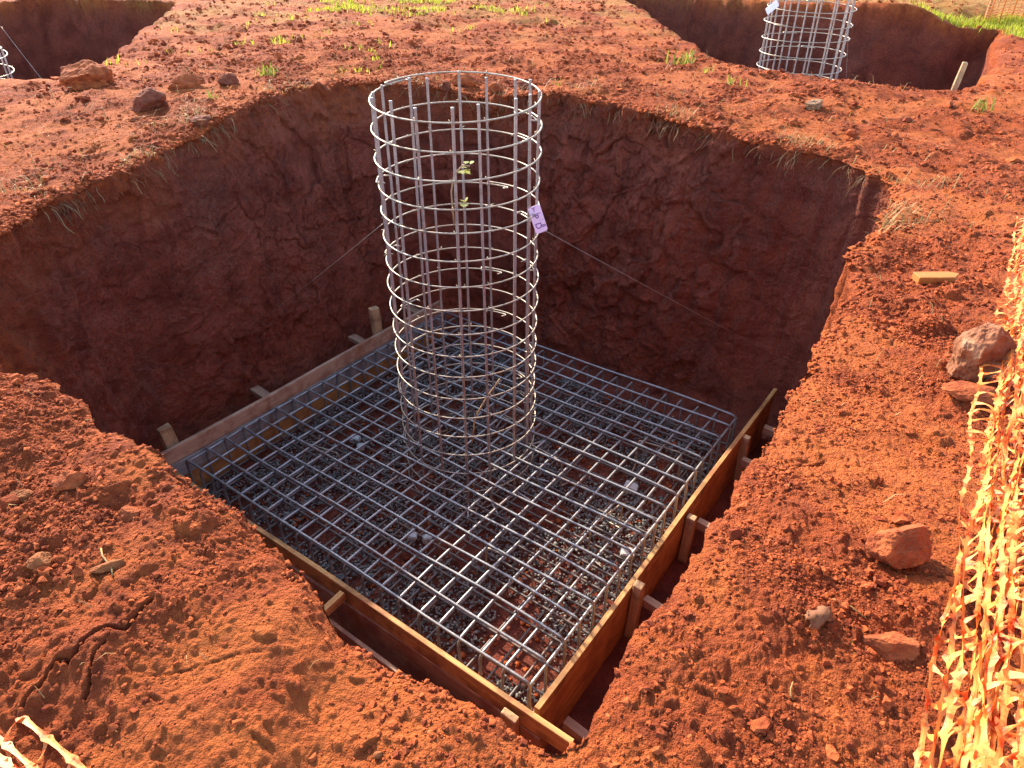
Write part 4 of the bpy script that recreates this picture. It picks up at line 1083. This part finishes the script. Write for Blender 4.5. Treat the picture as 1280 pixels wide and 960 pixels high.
# sprig caught in the cage
def sprig():
    root = thing('weed_sprig', 'wilted leafy sprig caught in the upper part of the main cage', 'sprig', (cx+.03, cy-CR+.05, -.35))
    st = np.array([(-.035, 0, -.02), (-.04, 0, .10), (-.045, .01, .22), (-.02, .01, .33), (.04, 0, .40), (.09, -.02, .40)])
    obj('stem', tubes_mesh('stem', [((st, .006), dict(seg=6)), ((np.array([(-.045, 0, .10), (.0, .0, .14), (.03, 0, .15)]), .003), dict(seg=5))], plain('sprig_stem', (.34, .22, .12), .7)), root)
    rng = np.random.default_rng(3)
    for k, (c, n, s) in enumerate((((.055, -.005, .345), 7, .036), ((.045, -.01, .135), 6, .032), ((.07, 0, .395), 3, .03))):
        Vs, Fs = [], []
        for q in range(n):
            a = rng.uniform(0, 2*PI); L = s*rng.uniform(1.0, 1.8); w = L*.48
            prof = np.array([(0, 0), (.3, .8), (.6, 1), (.85, .6), (1, 0), (.85, -.6), (.6, -1), (.3, -.8)])
            P = np.stack([prof[:,0]*L, prof[:,1]*w, .25*L*np.sin(prof[:,0]*2)], 1)
            ca, sa = math.cos(a), math.sin(a); tl = rng.uniform(-.9, .5)
            Rz = np.array([[ca, -sa, 0], [sa, ca, 0], [0, 0, 1]]); Ry = np.array([[math.cos(tl), 0, math.sin(tl)], [0, 1, 0], [-math.sin(tl), 0, math.cos(tl)]])
            P = P@(Rz@Ry).T+np.array(c)+rng.normal(0, .012, 3)
            Fs.append(np.arange(8)[None]+8*q); Vs.append(P)
        obj('leaf_cluster', np_mesh('leaf_cluster', np.vstack(Vs), np.vstack(Fs), True, [M_LEAF]), root)
sprig()
stick('dry_stalk', 'bent dry stalk standing up inside the lower part of the main cage', 'stalk', [(cx+.05, cy-.42, -2.42), (cx+.075, cy-.40, -2.22), (cx+.10, cy-.40, -2.12), (cx+.20, cy-.36, -1.95), (cx+.30, cy-.34, -1.80)], .007, M_TWIG)

# ------------------------------------------------------------------ orange netting
def net_material():
    m = bpy.data.materials.new('orange_net_plastic'); m.use_nodes = True; nt = m.node_tree; nt.nodes.clear(); n = N(nt)
    out = n.node('ShaderNodeOutputMaterial')
    k = n.noise(n.coord('Object'), 22, 5, 0.65)
    col = n.mix(n.ramp(k, .40, .52), rgba((.68, .09, .010)), rgba((.80, .37, .09)))
    d = n.node('ShaderNodeBsdfPrincipled'); n.put(d.inputs['Base Color'], col); d.inputs['Roughness'].default_value = .42; d.inputs['Specular IOR Level'].default_value = .3
    t = n.node('ShaderNodeBsdfTranslucent'); n.put(t.inputs['Color'], col)
    mx = n.node('ShaderNodeMixShader'); mx.inputs[0].default_value = .5
    nt.links.new(d.outputs[0], mx.inputs[1]); nt.links.new(t.outputs[0], mx.inputs[2]); nt.links.new(mx.outputs[0], out.inputs[0])
    return m
M_NET = net_material()
def ribbon(path, w, side):
    """flat tape along a path with widths w, side vectors per point; small thickness"""
    path = np.asarray(path); n = len(path)
    t = np.gradient(path, axis=0); t /= np.linalg.norm(t, axis=1, keepdims=True)+1e-9
    side = side/np.linalg.norm(side, axis=1, keepdims=True)
    nr = np.cross(t, side); nr /= np.linalg.norm(nr, axis=1, keepdims=True)+1e-9
    th = .0005
    w = np.asarray(w)[:, None]
    ring = np.stack([path+side*w*.5, path+nr*th, path-side*w*.5, path-nr*th], 1)
    i = np.arange(n-1)[:, None]; j = np.arange(4)[None]; j2 = (j+1) % 4
    F = np.stack([i*4+j, i*4+j2, (i+1)*4+j2, (i+1)*4+j], -1).reshape(-1, 4)
    return ring.reshape(-1, 3), F
def net(name, label, surf, ns, s_range, cellL, group, seed, wmax=.012, wmin=.0045, flat=None):
    """strands follow s at q = k; nodes staggered every cellL; neighbours joined by short webs"""
    rng = np.random.default_rng(seed); Vs, Fs = [], []; o = 0
    def add(V, F):
        nonlocal o
        Vs.append(V); Fs.append(F+o); o += len(V)
    s0, s1 = s_range; m = int((s1-s0)/(cellL/10))
    twist = rng.uniform(0, 6, ns); wk = rng.uniform(.7, 1.35, ns)
    for k in range(ns):
        s = np.linspace(s0, s1, m)
        path = np.array([surf(si, k, 0) for si in s])
        ph = (s/cellL+.5*(k % 2)) % 1.0
        nd = np.exp(-((np.minimum(ph, 1-ph))/.11)**2)
        w = wmin+(wmax-wmin)*nd+.0022*np.sin(ph*2*PI)**2
        a = twist[k]+1.3*np.sin(s*7+k)+.8*np.sin(s*17+2*k)
        side = np.stack([np.cos(a)*.75, -.45*np.cos(a), np.sin(a)+.35], 1)
        if flat is not None: side = np.array(flat)[None]+.25*np.stack([0*a, 0*a, np.sin(a)], 1)
        add(*ribbon(path, w*wk[k], side))
        if k+1 < ns:
            c0 = math.ceil((s0/cellL)+.5*(k % 2)); 
            for c in range(int(c0), int(s1/cellL)+1):
                sn = (c-.5*(k % 2))*cellL
                if sn < s0 or sn > s1: continue
                A = np.array(surf(sn, k, 0)); Bp = np.array(surf(sn+rng.choice((-1, 1))*rng.uniform(.012, .045), k+1, 0))
                t = np.linspace(0, 1, 7)[:, None]
                p = A+(Bp-A)*t; p[:, 2] -= (.016*rng.uniform(-1, 1.2)*np.sin(t*PI))[:, 0]; p[:, 0] += (.012*rng.uniform(-1, 1)*np.sin(t*PI))[:, 0]
                w2 = wmin*.6+(wmax*.75-wmin*.6)*np.abs(t[:, 0]-.5)*2
                add(*ribbon(p, w2, np.tile(np.array([[.55, .8, .2]]), (7, 1))))
    me = np_mesh(name, np.vstack(Vs), np.vstack(Fs), False, [M_NET])
    return tag(obj(name, me), label, 'safety net', group)
_wr = np.random.default_rng(2); _ph = _wr.uniform(0, 6.28, (80, 4)); _off = _wr.normal(0, 1, (80, 2))
NA = np.array([.74, .60, .05]); NB = np.array([2.75, 3.55, -.10]); NDIR = (NB-NA)/np.linalg.norm(NB-NA)
NPERP = np.array([NDIR[1], -NDIR[0], 0])
def net_right(s, k, _):
    base = NA+NDIR*s
    fan = .055 if k == 1 else 0.0
    across = .000+k*.0055+.009*_off[k, 0]+(.012*math.sin(s*2.3+_ph[k, 0])+.007*math.sin(s*8.5+_ph[k, 1]))*min(1, .4+k*.2)
    if k == 0: across = -.045+.015*math.sin(s*2.2+.4)+.006*math.sin(s*11)
    up = .03+k*.0115+.012*_off[k, 1]+.013*math.sin(s*3.1+_ph[k, 2])+.007*math.sin(s*10+_ph[k, 3])
    p = base+NPERP*across
    p[2] = -.10*min(1, max(0, (s-.4)/2.5))+.02+max(.0, up)
    return p
net('safety_net', 'slack orange plastic safety net strung along the right side of the picture', net_right, 52, (0.0, 4.2), .078, 'orange plastic safety nets', 5, .026, .0095)
LA = np.array([-1.45, 1.05, .06]); LB = np.array([-.5, .53, .03]); LDIR = (LB-LA)/np.linalg.norm(LB-LA); LP = np.array([LDIR[1], -LDIR[0], 0])
def net_left(s, k, _):
    p = LA+LDIR*s+LP*(k*.036+.008*math.sin(s*6+_ph[k, 0]))
    p[2] = max(.065, float(zground(p[0], p[1]))+.042)+.010*_off[k, 0]+.012*math.sin(s*5+_ph[k, 1]); return p
net('safety_net', 'few strands of orange safety net at the bottom left corner', net_left, 6, (-.8, 1.1), .085, 'orange plastic safety nets', 6, .021, .009, (-.48, -.88, .25))
# far barrier of orange mesh with posts
def far_fence():
    root = thing('mesh_barrier', 'distant orange mesh barrier beyond the grass at the top right', 'barrier', (10.0, 15.27, gz(10.0, 15.27)))
    M_FAR = plain('faded_orange_mesh', (.80, .27, .09), .5, 0, .2)
    A = np.array([9.05, 15.03]); Bq = np.array([16.0, 16.8]); L = np.linalg.norm(Bq-A); d = (Bq-A)/L
    base = np.array([10.0, 15.27, gz(10.0, 15.27)])
    specs = []
    for k in range(22):
        z = .02+k*.05
        p = np.array([[*(A+d*s), gz(*(A+d*s))+z+.012*math.sin(s*2.3+k)] for s in np.linspace(0, L, 40)])-base
        specs.append(((p, .007), dict(seg=4)))
    n = int(L/.13)
    for k in range(n):
        q = A+d*(k*.13); z = gz(*q)
        p = np.array([[*q, z+.01], [*q, z+1.08]])-base
        specs.append(((p, .016 if k % 2 else .007), dict(seg=4)))
    obj('mesh', tubes_mesh('mesh', specs, M_FAR), root)
    for s in (0.1, 2.6, 4.9, 6.9):
        q = A+d*s+np.array([.0, .07]); z = gz(*q)
        stake('post', (q[0]-base[0], q[1]-base[1], z-.2-base[2]), .05, .05, 1.45, M_POSTWOOD, root, seed=int(s*10))
far_fence()

# ------------------------------------------------------------------ light, camera, view
SUN_EL = rad(31.0); SUN_AZ = rad(-30.0)                        # azimuth from +Y towards +X
sd = Vector((math.sin(SUN_AZ)*math.cos(SUN_EL), math.cos(SUN_AZ)*math.cos(SUN_EL), math.sin(SUN_EL)))
sl = bpy.data.lights.new('sun', 'SUN'); sl.energy = 3.1; sl.angle = rad(0.5); sl.color = (1.0, .90, .74)
so = bpy.data.objects.new('sun', sl); COL.objects.link(so); so.rotation_euler = (-sd).to_track_quat('-Z', 'Y').to_euler()
w = bpy.data.worlds.new('World'); SC.world = w; w.use_nodes = True
nt = w.node_tree; nt.nodes.clear()
wo = nt.nodes.new('ShaderNodeOutputWorld'); bg = nt.nodes.new('ShaderNodeBackground'); sky = nt.nodes.new('ShaderNodeTexSky')
sky.sky_type = 'NISHITA'; sky.sun_disc = False; sky.sun_elevation = SUN_EL; sky.sun_rotation = SUN_AZ
sky.air_density = 1.0; sky.dust_density = 1.2; sky.ozone_density = 1.0
bg.inputs[1].default_value = 0.15
nt.links.new(sky.outputs[0], bg.inputs[0]); nt.links.new(bg.outputs[0], wo.inputs[0])
cd = bpy.data.cameras.new('camera'); cam = bpy.data.objects.new('camera', cd); COL.objects.link(cam)
cd.sensor_width = 36; cd.lens = 36*871.3/1280; cd.clip_start = .02; cd.clip_end = 2000
cam.location = (0, 0, 1.4); cam.rotation_euler = (PI/2-0.58265, 0, 0)
SC.camera = cam
SC.view_settings.view_transform = 'Standard'; SC.view_settings.look = 'None'; SC.view_settings.gamma = 1
SC.view_settings.use_curve_mapping = False
SC.view_settings.exposure = 2.2
SC.render.resolution_x, SC.render.resolution_y = 1024, 768
